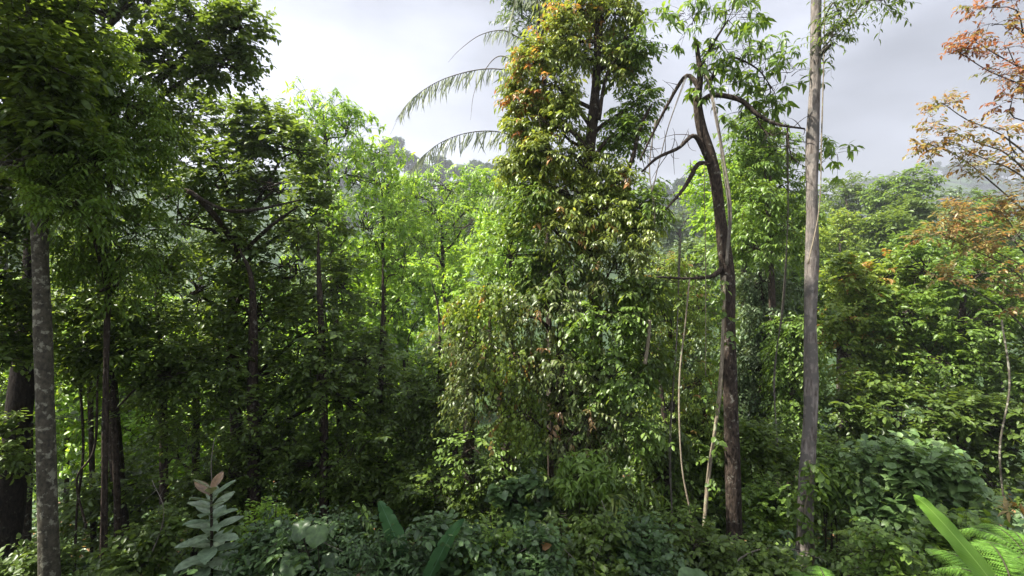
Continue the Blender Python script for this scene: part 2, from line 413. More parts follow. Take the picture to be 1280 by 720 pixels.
def tree(name, label, cat, trunk, clumps, ls, bark='bark_dark', group=None, limbs=None, limb_r=.05, separate_limbs=False,
         sides=10, n=28, wob=.12, autolimb=True, to_ground=True, flare=.35, branch_r=.018, crown_name='crown'):
    """trunk: [(px,py,Y,radius m)] bottom to top"""
    tp = [P(a,b,c) for a,b,c,_ in trunk]; tr = [r for *_,r in trunk]
    if to_ground:
        b = tp[0]; d = tp[0]-tp[1]; gz = ground(b[0], b[1])
        if b[2] > gz:
            k = (b[2]-gz)/max(1e-3, abs(d[2])) if abs(d[2])>.2 else 0
            k = min(k, 3)
            base = b + np.array([d[0]*k*.4, d[1]*k*.4, 0]); base[2] = ground(base[0],base[1]) - .08
            tp.insert(0, base); tr.insert(0, tr[0]*1.12)
    base = tp[0].copy()
    root = thing(name, label, cat, base, group)
    tb = Buf(); tube(tb, tp, tr, n, sides, wob, 0, flare)
    T = catmull(np.array(tp), 60); TR = np.interp(np.linspace(0,1,60), np.linspace(0,1,len(tr)), tr)
    lbs = []
    if limbs:
        for l in limbs:
            lb = Buf(); tube(lb, [P(a,b,c) for a,b,c,_ in l], [r for *_,r in l], 22, 9, .2)
            lc = catmull(np.array([P(a,b,c) for a,b,c,_ in l]), 40)[8:]; q0 = lc[rng.integers(0,len(lc),16)]; q2 = q0 + rng.normal(size=q0.shape)*.16 + [0,0,-.03]
            curves(lb, q0, (q0+q2)/2+rng.normal(size=q0.shape)*.05, q2, .007, .002, 4, 4, 0); lbs.append(lb)
    crown = Buf(); extra = {}
    for cl in clumps:
        c, r = clump_world(cl)
        st = cl[6] if len(cl) > 6 else ls
        lb = Buf() if separate_limbs else tb
        if autolimb:
            hd = np.linalg.norm(T[:,:2]-c[:2], axis=1)
            cost = np.abs(T[:,2] - (c[2]-.7*hd)) ; cost[:6] += 50
            k = int(np.argmin(cost)); s = T[k]
            m1 = s*.6+c*.4 + np.array([0,0,.10*np.linalg.norm(c-s)]) + rng.normal(size=3)*.1
            m2 = s*.25+c*.75 + np.array([0,0,.06*np.linalg.norm(c-s)]) + rng.normal(size=3)*.12
            r0 = min(limb_r, TR[k]*.7)
            tube(lb, [s,m1,m2,c], [r0, r0*.75, r0*.55, r0*.35], 10, 7, .12)
            if separate_limbs: lbs.append(lb)
        vol_d = 1.0
        cb_ = crown if st.mat == ls.mat else extra.setdefault(st.mat, Buf())
        fill_clump(cb_, lb if autolimb else cb_, c, r, st, branch_r, cl[7] if len(cl) > 7 else vol_d)
    tb.build('trunk', [M[bark]], root, base, True)
    for lb in lbs: lb.build('limb', [M[bark]], root, base, True)
    if crown.v: crown.build(crown_name, [M[ls.mat], M[ls.twigmat]], root, base)
    for mt, eb in extra.items(): eb.build('creeper', [M[mt], M[ls.twigmat]], root, base)
    return root

# ------------------------------------------------------------------ ground sheet
def build_ground():
    nr, na = 150, 240
    rr = np.concatenate([[0.0], np.geomspace(.8, 3000, nr-1)])
    an = np.linspace(0, 2*np.pi, na, endpoint=False)
    X = (rr[:,None]*np.sin(an)).ravel(); Y = (rr[:,None]*np.cos(an)).ravel()
    Z = ground(X, Y)
    V = np.stack([X,Y,Z], 1)
    i = np.arange(nr-1)[:,None]; j = np.arange(na)[None,:]; jn=(j+1)%na
    F = np.stack(np.broadcast_arrays(i*na+j, i*na+jn, (i+1)*na+jn, (i+1)*na+j), -1)[1:].reshape(-1,4)
    c = np.stack([np.zeros(na,int), na+np.arange(na), na+(np.arange(na)+1)%na],-1)
    m, nt = ntree('forest_floor'); N = nt.nodes.new; L = nt.links.new
    out = N('ShaderNodeOutputMaterial'); pb = N('ShaderNodeBsdfPrincipled'); pb.inputs['Roughness'].default_value=1
    pb.inputs['Specular IOR Level'].default_value = .1
    geo = N('ShaderNodeNewGeometry')
    n1 = N('ShaderNodeTexNoise'); n1.inputs['Scale'].default_value=9; n1.inputs['Detail'].default_value=8; L(geo.outputs['Position'], n1.inputs['Vector'])
    cr = N('ShaderNodeValToRGB'); e=cr.color_ramp.elements; e[0].position=.35; e[0].color=(.02,.016,.01,1); e[1].position=.7; e[1].color=(.05,.06,.025,1)
    L(n1.outputs[0], cr.inputs[0])
    n2 = N('ShaderNodeTexNoise'); n2.inputs['Scale'].default_value=.12; n2.inputs['Detail'].default_value=6; L(geo.outputs['Position'], n2.inputs['Vector'])
    c2 = N('ShaderNodeValToRGB'); e=c2.color_ramp.elements; e[0].position=.35; e[0].color=(.02,.04,.015,1); e[1].position=.7; e[1].color=(.05,.085,.025,1)
    L(n2.outputs[0], c2.inputs[0])
    sp = N('ShaderNodeSeparateXYZ'); L(geo.outputs['Position'], sp.inputs[0])
    mr = N('ShaderNodeMapRange'); mr.inputs[1].default_value=16; mr.inputs[2].default_value=40; L(sp.outputs[1], mr.inputs[0])
    mxn = N('ShaderNodeMixRGB'); L(mr.outputs[0], mxn.inputs[0]); L(cr.outputs[0], mxn.inputs[1]); L(c2.outputs[0], mxn.inputs[2])
    L(mxn.outputs[0], pb.inputs['Base Color'])
    bp = N('ShaderNodeBump'); bp.inputs['Strength'].default_value=.6; bp.inputs['Distance'].default_value=.1; L(n1.outputs[0], bp.inputs['Height']); L(bp.outputs[0], pb.inputs['Normal'])
    L(pb.outputs[0], out.inputs[0])
    o = new_mesh_obj('ground', V, np.concatenate([F.ravel(), c.ravel()]), np.concatenate([np.full(len(F),4), np.full(na,3)]), [m], smooth=True)
    tag(o, kind='structure')
build_ground()

# ------------------------------------------------------------------ haze
def build_haze():
    import bmesh
    bm = bmesh.new(); bmesh.ops.create_cube(bm, size=1)
    me = bpy.data.meshes.new('haze'); bm.to_mesh(me); bm.free()
    o = bpy.data.objects.new('haze', me); COL.objects.link(o)
    o.scale = (6400, 6400, 145); o.location = (0, 0, -14 + 72.5)
    m, nt = ntree('haze'); out = nt.nodes.new('ShaderNodeOutputMaterial'); v = nt.nodes.new('ShaderNodeVolumePrincipled')
    v.inputs['Color'].default_value = (.86,.91,1,1); v.inputs['Density'].default_value = HAZE
    v.inputs['Anisotropy'].default_value = .3
    nt.links.new(v.outputs[0], out.inputs['Volume']); me.materials.append(m)
    tag(o, kind='stuff')
HAZE = 0.0012
build_haze()

# ------------------------------------------------------------------ generic trees to copy (mid distance and far hill)
def generic_tree(name, label, cat, H, crown_r, ls, trunk_r, nclump, group=None, bark='bark_dark', shape=(1,1,.7)):
    root = thing(name, label, cat, (0,0,0), group)
    tb = Buf()
    k = rng.uniform(-.04,.04,4)*H
    pts = np.array([(0,0,-1.5),(k[0],k[1],H*.3),(k[2],k[3],H*.62),(k[0]+k[2],k[1],H*.85)])
    tube(tb, pts, [trunk_r*1.1,trunk_r,trunk_r*.75,trunk_r*.4], 14, 8, .1)
    cb = Buf()
    T = catmull(pts, 20)
    top = np.array([0,0,H*.72])
    for q in range(nclump):
        v = norm(rng.normal(size=3)); v[2] = abs(v[2])*1.1-.35
        c = top + v*np.array(shape)*crown_r*.68
        r = np.array([1,1,.75])*crown_r*rng.uniform(.32,.5)
        s = T[int(rng.integers(7,18))]
        tube(tb, [s,(s+c)/2+np.array([0,0,.08*crown_r]),c],[trunk_r*.35,trunk_r*.25,trunk_r*.12],6,5,.1)
        fill_clump(cb, tb, c, r, ls, trunk_r*.08)
    tb.build('trunk',[M[bark]],root,smooth=True)
    cb.build('crown',[M[ls.mat],M[ls.twigmat]],root)
    return root
def copy_thing(root, loc, rz, sc, label=None, group=None):
    c = root.copy(); COL.objects.link(c); c.location = loc; c.rotation_euler=(0,0,rz); c.scale=sc
    if label: c['label']=label
    if group: c['group']=group
    for ch in root.children:
        d = ch.copy(); COL.objects.link(d); d.parent = c
    return c

def far_hill():
    ls = LS('far','disc',.75,'alt',5,.9,.1,.15,1.0,nsub=9,ntwig=9,rsub=.5,twig_r=0,shell=.6)
    lab = 'hazy grey-green tree in the far wooded hillside'
    grp = 'trees on the far hill'
    protos = [generic_tree('hill_tree', lab, 'tree', 13, 5.5, ls, .3, 9, grp),
              generic_tree('hill_tree', lab, 'tree', 16, 5.0, ls, .3, 8, grp, shape=(1,1,1.1)),
              generic_tree('hill_tree', lab, 'tree', 11, 6.5, ls, .3, 10, grp, shape=(1,1,.45))]
    used = [False]*3
    def put(x, y, s, lab=None, g=None):
        i = int(rng.integers(0,3)); loc=(x,y,float(ground(x,y))); rz=rng.uniform(0,6.28); sc=(s*rng.uniform(.9,1.15),s,s*rng.uniform(.85,1.15))
        if not used[i]:
            used[i]=True; o=protos[i]; o.location=loc; o.rotation_euler=(0,0,rz); o.scale=sc
            if lab: o['label']=lab; o['group']=g
        else: copy_thing(protos[i], loc, rz, sc, lab, g)
    # crest and slope of the near hill (photo x 380..950)
    for Y,(a,b),st in [(212,(-.45,.42),5.6),(200,(-.42,.45),6.5),(186,(-.42,.5),8),(168,(-.40,.55),9),(150,(-.38,.5),11),(190,(.5,1.0),11),(150,(.5,1.0),13)]:
        x = a*Y
        while x < b*Y:
            put(x+rng.uniform(-1.5,1.5), Y+rng.uniform(-4,4), rng.uniform(.62,.95)); x += st*rng.uniform(.8,1.2)
    # far ridge at the right
    lab2='faint tree on the misty ridge at the right'; g2='trees on the misty right ridge'
    for Y in (445, 420, 395, 368, 342):
        x=.70*Y
        while x < 1.08*Y:
            put(x, Y+rng.uniform(-6,6), rng.uniform(.7,1.0), lab2, g2); x += rng.uniform(8,12)
far_hill()

# ------------------------------------------------------------------ mid distance trees
def placeY(px, py, Y): return P(px,py,Y)
STY = dict(
  lime = LS('lime','lance6',.20,'whorl',7,.5,.1,.45,1.15,nsub=26,ntwig=9,rsub=.36,twig_r=.006),
  mid15 = LS('mid','lance',.17,'alt',11,.55,.25,.4,1.1,nsub=34,ntwig=12,rsub=.3,twig_r=.005),
  dark12 = LS('dark','oval',.15,'alt',9,.42,.2,.3,1.2,nsub=42,ntwig=15,rsub=.27),
)

def rowtree(px, top, Y, wpx, style, label, name='tree', bark='bark_dark', bottom=None, group=None, dens=1.0, nc=6, lean=0):
    """free standing tree whose crown spans wpx around px from `top` down"""
    k = Y/FPX
    g = float(ground((px-640)*k, Y)); gpy = 334 + (EYE[2]-g)/k
    if bottom is None: bottom = top + 1.25*wpx
    hh = (bottom-top)
    cl = []
    for i in range(nc):
        t = (i+.5)/nc
        w = math.sin(math.pi*min(1,(t*.75+.18)))**.7
        a = rng.uniform(-1,1)
        rad = wpx*.5*rng.uniform(.42,.6)
        cl.append((px + a*(wpx*.5*w - rad*.6), top + rad*.62 + t*(hh-rad*1.2), Y+rng.uniform(-.5,.5)*wpx*k*.6, rad*1.05, rad*.8))
    tr = max(.06, wpx*k*.03)
    return tree(name, label, 'tree', [(px+lean*.3,min(gpy,1400),Y,tr*1.1),(px+lean*.5,(gpy+top)/2,Y,tr),(px+lean,top+hh*.35,Y,tr*.5)], cl, style,
        bark, group, limb_r=tr*.5, n=16, sides=8, branch_r=tr*.12, to_ground=False)

def mid_band():
    L=STY['lime']; Mi=STY['mid15']; D=STY['dark12']
    far = Mi.but(kind='oval', size=.32, L=.8, nleaf=8, nsub=18, ntwig=10, twig_r=.012, rsub=.36)
    fard = far.but(mat='dark'); farl = far.but(mat='lime'); farf = far.but(mat='sage')
    # valley trees 30-60 m
    for a in [
      (500,232,46,110,farl,'hazy pale green tree directly below the left end of the far hill'),
      (570,222,50,120,far,'hazy green tree below the middle of the far hill'),
      (640,226,44,110,farl,'hazy lime tree hidden partly behind the palm fronds'),
      (850,238,48,110,farf,'hazy grey-green tree seen in the gap between central tree and dark trunk'),
      (930,262,44,120,far,'hazy green tree in the valley right of the dark trunk'),
      (1060,215,42,110,fard,'dark round tree on the skyline right of the tall pale trunk'),
      (1128,207,40,90,far,'domed green tree rising highest on the right skyline'),
      (1180,232,44,120,farf,'pale green spreading tree just right of the domed skyline tree'),
      (1250,238,44,120,far,'green tree on the skyline under the orange foliage'),
      (1000,250,38,110,far,'green tree on the skyline directly behind the tall pale trunk'),
      (400,240,44,120,far,'green valley tree behind the tall lime tree'),
      (5,215,34,170,far,'green valley tree at the far left edge behind the leaning trunk'),
      (250,250,44,150,far,'green valley tree far behind the dark rounded tree'),
      (90,260,40,160,farl,'lime valley tree far behind the mottled trunk'),
    ]: rowtree(*a, name='valley_tree')
    mid = Mi.but(size=.22, nsub=26, kind='oval', L=.6, nleaf=9)
    for a in [
      (1050,262,26,130,mid.but(mat='gold'),'mid green tree behind and right of the tall pale trunk'),
      (1110,240,28,120,mid.but(mat='dark'),'dark green rounded tree right of the pale trunk, below the domed tree'),
      (1165,285,24,130,mid,'light green tree below the domed skyline tree'),
      (1235,270,25,130,mid,'green tree behind the orange leaves at the right edge'),
      (930,180,20,130,mid.but(mat='lime',size=.19),'bright green tree filling the space between the two near right trunks'),
      (975,330,20,130,mid,'green tree low between the two near right trunks'),
      (850,300,24,130,mid.but(mat='sage'),'pale green tree deep in the gap left of the dark trunk'),
      (470,300,22,140,mid.but(mat='lime'),'green tree below the tall lime tree'),
      (560,300,24,150,mid.but(mat='lime'),'lime green tree in the valley left of the central tree'),
      (330,330,24,170,mid.but(mat='lime'),'sunlit lime tree glimpsed behind the dark rounded tree'),
      (200,360,22,170,mid.but(mat='lime'),'sunlit lime tree glimpsed behind the left understorey'),
      (60,340,22,170,mid.but(mat='lime'),'sunlit lime tree glimpsed past the mottled trunk'),
      (420,420,20,150,mid.but(mat='lime'),'green tree in the valley behind thin dark trunks'),
      (700,420,18,170,mid,'green tree behind the lower central tree'),
    ]: rowtree(*a, name='valley_tree', dens=1)
mid_band()

# ------------------------------------------------------------------ lime trees (15-20 m)
L = STY['lime']
tree('lime_tree','tall airy lime-green tree with umbrella leaf clusters against the sky','tree',
  [(428,620,16,.13),(420,420,16,.11),(412,250,16,.08),(405,150,16,.04)],
  [(400,140,16,34,26),(435,165,16,30,24),(375,165,16,26,20),(410,190,16,48,28),(440,225,16,46,34),(400,262,15.5,50,40),(455,285,15.5,46,40),(420,335,15.5,60,46)],
  L.but(nsub=12,ntwig=8), 'bark_dark', limb_r=.05, n=20)
tree('lime_tree','low lime-green tree with glowing leaves below the far hill','tree',
  [(560,640,19,.12),(556,400,19,.1),(552,280,19,.05)],
  [(520,246,19,36,22),(560,236,19,40,20),(600,240,19,36,20),(540,265,18.5,52,32),(590,280,18,54,40),(530,310,18,50,44),(620,250,19,32,26)],
  L.but(nsub=16,ntwig=9), 'bark_dark', limb_r=.05, n=20)
tree('lime_tree','yellow-green drooping tree between tall lime tree and far hill','tree',
  [(478,640,17,.11),(480,420,17,.09),(478,280,17,.05)],
  [(470,195,17,24,18),(478,230,17,36,30),(492,268,16.5,40,36),(465,300,16,44,38),(500,330,16,50,44),(505,380,16,52,44)],
  L.but(nsub=16,ntwig=8,size=.18), 'bark_dark', limb_r=.04, n=20)
tree('lime_tree','sparse lime-green tree at the left shoulder of the central tree','tree',
  [(640,640,15,.11),(640,430,15,.07),(638,300,15,.05)],
  [(645,275,15,40,30),(625,315,15,42,34),(610,360,15,50,40),(650,350,14.5,40,40),(590,410,14,50,44)],
  L.but(nsub=20,ntwig=9,size=.18), 'bark_dark', limb_r=.04, n=20)

# ------------------------------------------------------------------ dark rounded tree left of centre
Dk = STY['dark12']
tree('rounded_tree','broad dark rounded tree with arching bare branch, left of the lime tree','tree',
  [(300,760,11.5,.16),(296,560,11.5,.14),(290,400,11.5,.12),(300,280,11.5,.07)],
  [(240,150,12,44,34),(290,160,12,44,32),(335,165,12,40,28),(370,190,11.8,36,30),(220,200,11.5,50,40),(280,215,11.5,60,40),
   (345,235,11.3,56,40),(392,275,11.5,38,36),(230,280,11,56,48),(300,300,11,60,50),(370,330,11,64,50),(425,360,11.3,36,40),
   (240,370,10.5,56,50),(320,390,10.5,60,50),(400,420,10.5,60,50),(455,450,11,38,44),(340,470,10.2,50,40),(430,500,10.4,56,44),(270,450,10,50,40)],
  Dk.but(nsub=16,ntwig=10,rsub=.25), 'bark_dark',
  limbs=[[(290,300,11,.07),(262,262,10.5,.06),(232,238,10.2,.05),(205,250,10,.03)],[(235,240,10.2,.04),(280,262,10,.035),(320,262,9.9,.03),(375,250,9.8,.02)],
         [(290,330,11,.05),(330,290,10.4,.04),(372,258,10,.02)]],
  limb_r=.06, n=24)

# upper left overhanging boughs
tree('overhanging_tree','tall dark tree whose leafy bough juts into the sky at upper left','tree',
  [(160,760,10,.13),(140,500,10,.12),(122,250,9.7,.11),(110,20,9.5,.1),(105,-200,9.5,.06)],
  [(130,10,9.5,60,40),(190,0,9.5,56,36),(250,20,9.3,50,36),(300,35,9.2,32,30),(280,80,9.2,34,22),(215,80,9.3,44,34),(160,90,9.4,44,40),
   (140,-50,9.5,60,30),(130,170,9.3,40,40),(190,150,9.5,40,30)],
  Dk.but(nsub=17,ntwig=9,size=.13,L=.36,shell=.2,rsub=.26), 'bark_dark', limb_r=.07, n=24)

tree('mottled_tree','straight slender tree with pale mottled lichened trunk at the left edge','tree',
  [(64,780,6.3,.112),(62,720,6.3,.106),(56,500,6.4,.097),(50,300,6.5,.09),(45,100,6.6,.095),(42,-60,6.7,.085),(40,-260,6.8,.08)],
  [(20,30,6.5,60,50),(80,40,6.8,50,50),(10,120,6.4,50,40),(60,-60,6.8,60,40),(70,120,7,34,40),(15,240,7,40,50),(60,90,5.9,40,30),(30,60,5.8,44,30),(75,160,6.0,30,24),(20,170,6.1,34,26)],
  Dk.but(nsub=16,ntwig=9,size=.12,L=.32,rsub=.26), 'bark_mottled', limb_r=.05, n=40, sides=18, wob=.06,
  limbs=[[(40,140,6.5,.025),(22,118,6.3,.02),(8,102,6.1,.016),(-20,95,6,.01)],
         [(46,232,6.3,.022),(36,212,6,.018),(20,204,5.8,.015),(-6,202,5.6,.01)],
         [(46,222,6.3,.02),(30,200,6,.016),(5,206,5.8,.012),(-10,200,5.7,.008)]])
tree('leaning_tree','thick dark leaning tree just behind the mottled trunk','tree',
  [(2,760,7.6,.2),(10,640,7.6,.18),(28,480,7.7,.155),(42,330,7.8,.14),(50,150,7.9,.12),(52,0,8,.12),(52,-150,8,.08)],
  [(20,-20,8,40,40),(60,60,8.2,34,40)], Dk.but(nsub=14), 'bark_silhouette', limb_r=.06, n=30, sides=14)

# mid green feathery sapling crown left
tree('feathery_tree','mid-green feathery tree with drooping sprays in front of the upper left canopy','tree',
  [(128,800,7.6,.05),(132,500,7.6,.042),(136,300,7.6,.035),(138,120,7.6,.02)],
  [(135,80,7.6,26,26),(120,120,7.6,30,28),(160,130,7.6,36,30),(175,180,7.5,30,30),(130,190,7.4,40,30),(90,210,7.2,36,34),(155,235,7.3,46,34),
   (110,262,7.1,46,36),(170,290,7.2,46,36),(100,310,7.3,40,30),(150,345,7.4,46,30),(85,195,6.2,26,22),(70,235,6.1,22,20),(95,255,6.0,30,20),(120,205,6.2,26,20)],
  LS('mid','lance6',.12,'pinnate',11,.36,.35,.5,1.1,nsub=14,ntwig=9,rsub=.36,twig_r=.003), 'bark_dark', limb_r=.025, n=24, branch_r=.01)

# ------------------------------------------------------------------ central tree
def acc_central(c):
    # orange flush on the upper left of the crown
    rel = c - EYE; d = rel @ Fv; px = 640 + FPX*(rel @ Rv)/d; py = 360 - FPX*(rel @ Uv)/d
    a = np.exp(-((px-655)/26)**2 - ((py-100)/65)**2)*.32 + .1*np.exp(-((px-700)/50)**2-((py-30)/40)**2)
    return np.where(rng.random(len(c)) < a*.55, .8, 0) + np.where(rng.random(len(c)) < .035, .6, 0)
Ol = LS('olive','lance6',.105,'alt',9,.27,.3,.6,1.3,nsub=15,ntwig=11,rsub=.34,acc=acc_central,upw=.1)
Tg = Ol.but(mat='tangle', hang=.25)
OlV = Ol.but(mat='mid',kind='lance',size=.11,acc=None)
tree('vine_clad_tree','tall central tree with yellow-olive drooping leaves flushed orange at its upper left','tree',
  [(738,780,8.6,.14),(740,600,8.6,.13),(745,420,8.6,.12),(735,240,8.6,.10),(745,100,8.6,.08),(752,-40,8.6,.04)],
  [(752,-14,8.6,34,20),(722,12,8.6,36,20),(770,18,8.6,26,18),(698,45,8.5,32,20),(668,78,8.4,26,20),(735,62,8.5,36,20),(792,62,8.6,22,18,.4,OlV),(775,85,8.6,24,18),
   (648,120,8.4,18,22),(690,108,8.3,30,20),(655,165,8.3,24,20),(700,150,8.2,24,16),(795,130,8.7,24,22,.5,OlV),(780,170,8.6,24,18,.4,OlV),(685,190,8.1,32,20),(650,205,8.2,16,16),(728,205,8.2,30,20),
   (700,238,8,36,22),(770,225,8.2,24,18),(655,250,8,22,18,.4,OlV),(745,262,7.9,46,22),(800,258,8,26,22,.5,OlV),(690,285,7.9,40,26),(780,292,7.9,40,26)],
  Ol, 'bark_dark', limbs=[[(745,240,8.5,.06),(770,225,8.3,.05),(788,205,8.2,.045),(800,160,8.3,.03),(815,130,8.4,.015)],
      [(742,200,8.5,.04),(715,165,8.2,.03),(690,158,8.1,.02),(672,145,8,.012)],[(748,150,8.5,.04),(760,90,8.4,.03),(790,50,8.4,.015)]],
  separate_limbs=True, limb_r=.045, n=34, sides=12, branch_r=.010)
TgB = Tg.but(nsub=17,ntwig=11,kind='lance6',size=.10)
TgV = TgB.but(mat='mid',kind='oval',size=.085,hang=.1,acc=None)
TgD = TgB.but(mat='dark',kind='lance',size=.15,nleaf=7,acc=None)
TgS = TgB.but(mat='gold',kind='broad6',size=.07,hang=.5)
tree('thicket_tree','bushy dark tree wrapped in hanging creepers, filling the centre below the olive tree','tree',
  [(700,780,8.2,.1),(705,600,8.2,.09),(700,450,8.2,.07),(705,340,8.2,.04)],
  [(640,320,8.2,46,36,.5,TgV),(700,335,7.9,50,36,.5,TgD),(765,335,7.8,50,36,.5,TgB),(620,375,8,50,38,.5,TgS),(680,390,7.7,54,38,.5,TgB),(745,400,7.6,54,38,.5,TgV),(800,370,8,36,38,.5,TgD),
   (590,430,8,46,38,.5,TgB),(640,450,7.7,54,40,.5,TgS),(700,460,7.5,54,40,.5,TgB),(765,470,7.6,50,40,.5,TgV),(805,440,8,30,40,.5,TgD),(600,490,7.9,50,34,.5,TgB),(660,520,7.6,50,34,.5,TgS),(730,530,7.4,54,36,.5,TgB),(790,540,7.6,36,40,.5,TgV)],
  TgB, 'bark_dark', limb_r=.04, n=24, branch_r=.009)

# ------------------------------------------------------------------ dark crooked tree
Dr = LS('mid','lance6',.16,'whorl',6,.26,.2,.85,1.0,nsub=5,ntwig=4,rsub=.45,twig_r=.004,upw=.3)
Sdr = Dr.but(nsub=14,ntwig=6,size=.16)  # crown clumps above the view, added to shade the lower right undergrowth
tree('crooked_tree','slim dark crooked tree with bare curving limbs and drooping leaf tufts','tree',
  [(922,780,7.3,.125),(919,700,7.3,.12),(916,600,7.3,.112),(913,480,7.3,.10),(911,400,7.3,.095),(909,345,7.3,.10),(901,280,7.3,.088),(893,215,7.3,.082),(877,160,7.3,.075),(872,125,7.3,.065),(875,95,7.3,.045),(870,50,7.3,.025)],
  [(868,30,7.3,26,20),(900,22,7.3,34,16),(850,22,7.3,24,14),(925,8,7.3,18,12),(895,60,7.2,30,22),(930,80,7.2,26,20),(958,75,7.2,24,22),(985,95,7.2,22,22),(960,110,7.2,26,18),(915,105,7.2,26,20),(940,135,7.2,22,20),(880,95,7.2,16,14),(1040,190,7.4,18,12),(840,-85,8.4,50,26,.8,Sdr),(930,-85,8.9,50,24,.9,Sdr),(890,-95,9.8,50,20,1.2,Sdr)],
  Dr, 'bark_dark', limbs=[
    [(876,128,7.3,.05),(892,119,7.2,.042),(925,125,7.1,.035),(945,142,7,.03),(970,155,6.95,.022),(1006,161,6.9,.012)],
    [(884,198,7.3,.04),(868,170,7.2,.035),(848,185,7.1,.03),(822,197,7,.022),(802,215,7,.012)],
    [(886,205,7.3,.03),(872,206,7.2,.03),(855,235,7.1,.024),(832,262,7,.014)],
    [(908,330,7.3,.04),(890,345,7.2,.03),(860,348,7.1,.022),(822,346,7,.012)],
    [(875,110,7.3,.04),(858,95,7.4,.03),(835,130,7.5,.025),(812,175,7.6,.015),(800,200,7.6,.01)],
    [(872,90,7.3,.03),(888,60,7.2,.02),(910,25,7.1,.012)],
    [(888,100,7.3,.03),(910,72,7.2,.02),(945,85,7.1,.012),(965,110,7.1,.008)],
    [(945,142,7,.016),(952,160,7,.012),(966,170,6.9,.008)],[(984,160,6.95,.01),(986,180,6.9,.008),(990,200,6.9,.005)]],
  n=50, sides=16, wob=.10, autolimb=False, branch_r=.006)

# ------------------------------------------------------------------ pale tall tree
pale = tree('pale_tree','tall straight pale grey-brown trunk crossing the sky, right of the crooked tree','tree',
  [(1001,800,6.9,.13),(1004,720,6.9,.115),(1008,600,6.9,.10),(1014,500,6.9,.089),(1013,400,6.9,.085),(1015,300,6.9,.08),(1015,200,6.9,.078),(1019,100,6.9,.073),(1020,0,6.9,.066),(1023,-120,6.9,.09),(1025,-300,6.9,.06)],
  [(1048,15,6.7,18,14),(1040,45,6.7,14,12),(1105,0,6.6,22,10),(1000,-140,6.9,110,40),(1100,-90,6.8,90,36)],
  LS('dark','lance6',.09,'alt',7,.28,.3,.5,1.0,nsub=9,ntwig=5,rsub=.5,twig_r=.003), 'bark_pale', n=110, sides=22, wob=.12, limb_r=.02, branch_r=.006)

# unseen trees added left of and beside the viewpoint to shade the slope
def beside(label, x, y, H, crowns, seed_ls):
    root=thing('shade_tree',label,'tree',(x,y,float(ground(x,y))-.1)); o=np.array([x,y,float(ground(x,y))-.1])
    tb=Buf(); top=np.array([x+.4,y,EYE[2]+H]); tube(tb,[o,(o+top)/2+[.2,.1,0],top],[.24,.2,.1],24,12,.1,0,.3); cb=Buf()
    for c,r in crowns:
        c=np.array(c,float)+[0,0,EYE[2]]; s=top-[0,0,1.5]
        tube(tb,[s,(s+c)/2+[0,0,.4],c],[.09,.06,.03],8,6,.1); fill_clump(cb,tb,c,np.array(r,float),seed_ls,.02)
    tb.build('trunk',[M['bark_dark']],root,o,True); cb.build('crown',[M[seed_ls.mat],M['twig']],root,o)
Sd = STY['dark12'].but(size=.2,nsub=36,ntwig=12,L=.5)
beside('unseen big-crowned tree added beyond the left edge to shade the foreground',-8.2,2.0,5.2,[((-7.5,4.6,5.6),(1.9,1.6,.9)),((-5.4,5.0,6.2),(1.7,1.6,.9)),((-9.6,5.4,5.0),(1.7,1.8,1.0)),((-7.4,2.2,6.2),(2,1.6,1.1)),((-9.2,3.8,4.6),(1.4,1.4,.9))],Sd)
beside('unseen tree added beside the viewpoint, its boughs shading the slope in front',-3.4,-1.8,5.5,[((-3.6,4.6,6.8),(1.7,1.3,.8)),((-1.9,5.4,7.0),(1.4,1.4,.8)),((-4.6,1.2,6.4),(1.2,1.4,.9))],Sd.but(nsub=26))
beside('unseen low-crowned tree added beyond the left edge to shade the understorey',-13.2,10.0,2.5,[((-12.6,9.6,3.6),(1.2,1.6,1.3)),((-13.4,11.4,3.0),(1.5,1.4,1.4)),((-12.0,8.6,1.4),(1.0,1.2,1.1)),((-13.4,10.2,.8),(1.4,1.4,1.2))],Sd)
# ------------------------------------------------------------------ lianas and hanging stems
def liana(label, pts, r0, mat='vine', leaves=None, name='liana', group=None, strands=1):
    w = [P(*p) for p in pts]; base = w[0]
    root = thing(name, label, 'vine', base, group)
    b = Buf(); tube(b, w, [r0]*len(w), 40, 7, .18)
    for s in range(strands-1):
        q = [p + rng.normal(size=3)*r0*1.6 for p in w]; tube(b, q, [r0*.6]*len(w), 40, 5, .2)
    b.build('stem', [M[mat]], root, base, True)
    if leaves:
        lb = Buf(); c = catmull(np.array(w), leaves)
        c = c + rng.normal(size=c.shape)*.05
        d = norm(rng.normal(size=c.shape)*[1,1,.3] + [0,-.6,0])
        spray(lb, c, d, .22, 6, .10, 'oval', 'alt', .4, .7, None, None, 1.5, .002)
        lb.build('leaves', [M['mid'], M['twig']], root, base)
    return root
liana('pale rope-like liana hanging beside the crooked trunk down to the undergrowth',[(906,345,7.15),(903,430,6.9),(898,500,6.8),(888,580,6.8),(880,660,6.8),(876,760,6.8)],.022,strands=3,leaves=26)
liana('thin pale string vine hanging straight down left of the crooked trunk',[(880,205,6.9),(882,330,6.9),(882,470,6.9)],.006)
liana('thin curved pale stem rising left of the crooked trunk',[(868,740,6.5),(866,660,6.5),(852,580,6.6),(849,480,6.8),(857,400,7),(862,347,7.1)],.012)
liana('grey liana strands hanging from the upper fork of the crooked tree',[(884,96,7.15),(893,140,7),(905,200,7),(912,260,7),(908,330,7.05)],.016,'greytwig',strands=3)
liana('thin vine running down the right side of the pale trunk',[(1031,-40,6.8),(1030,60,6.78),(1027,170,6.76),(1024,260,6.76),(1010,330,6.7)],.008)
liana('pale broken stub of liana hanging in the shade left of the crooked trunk',[(812,400,7.4),(810,430,7.4),(806,455,7.4)],.03)
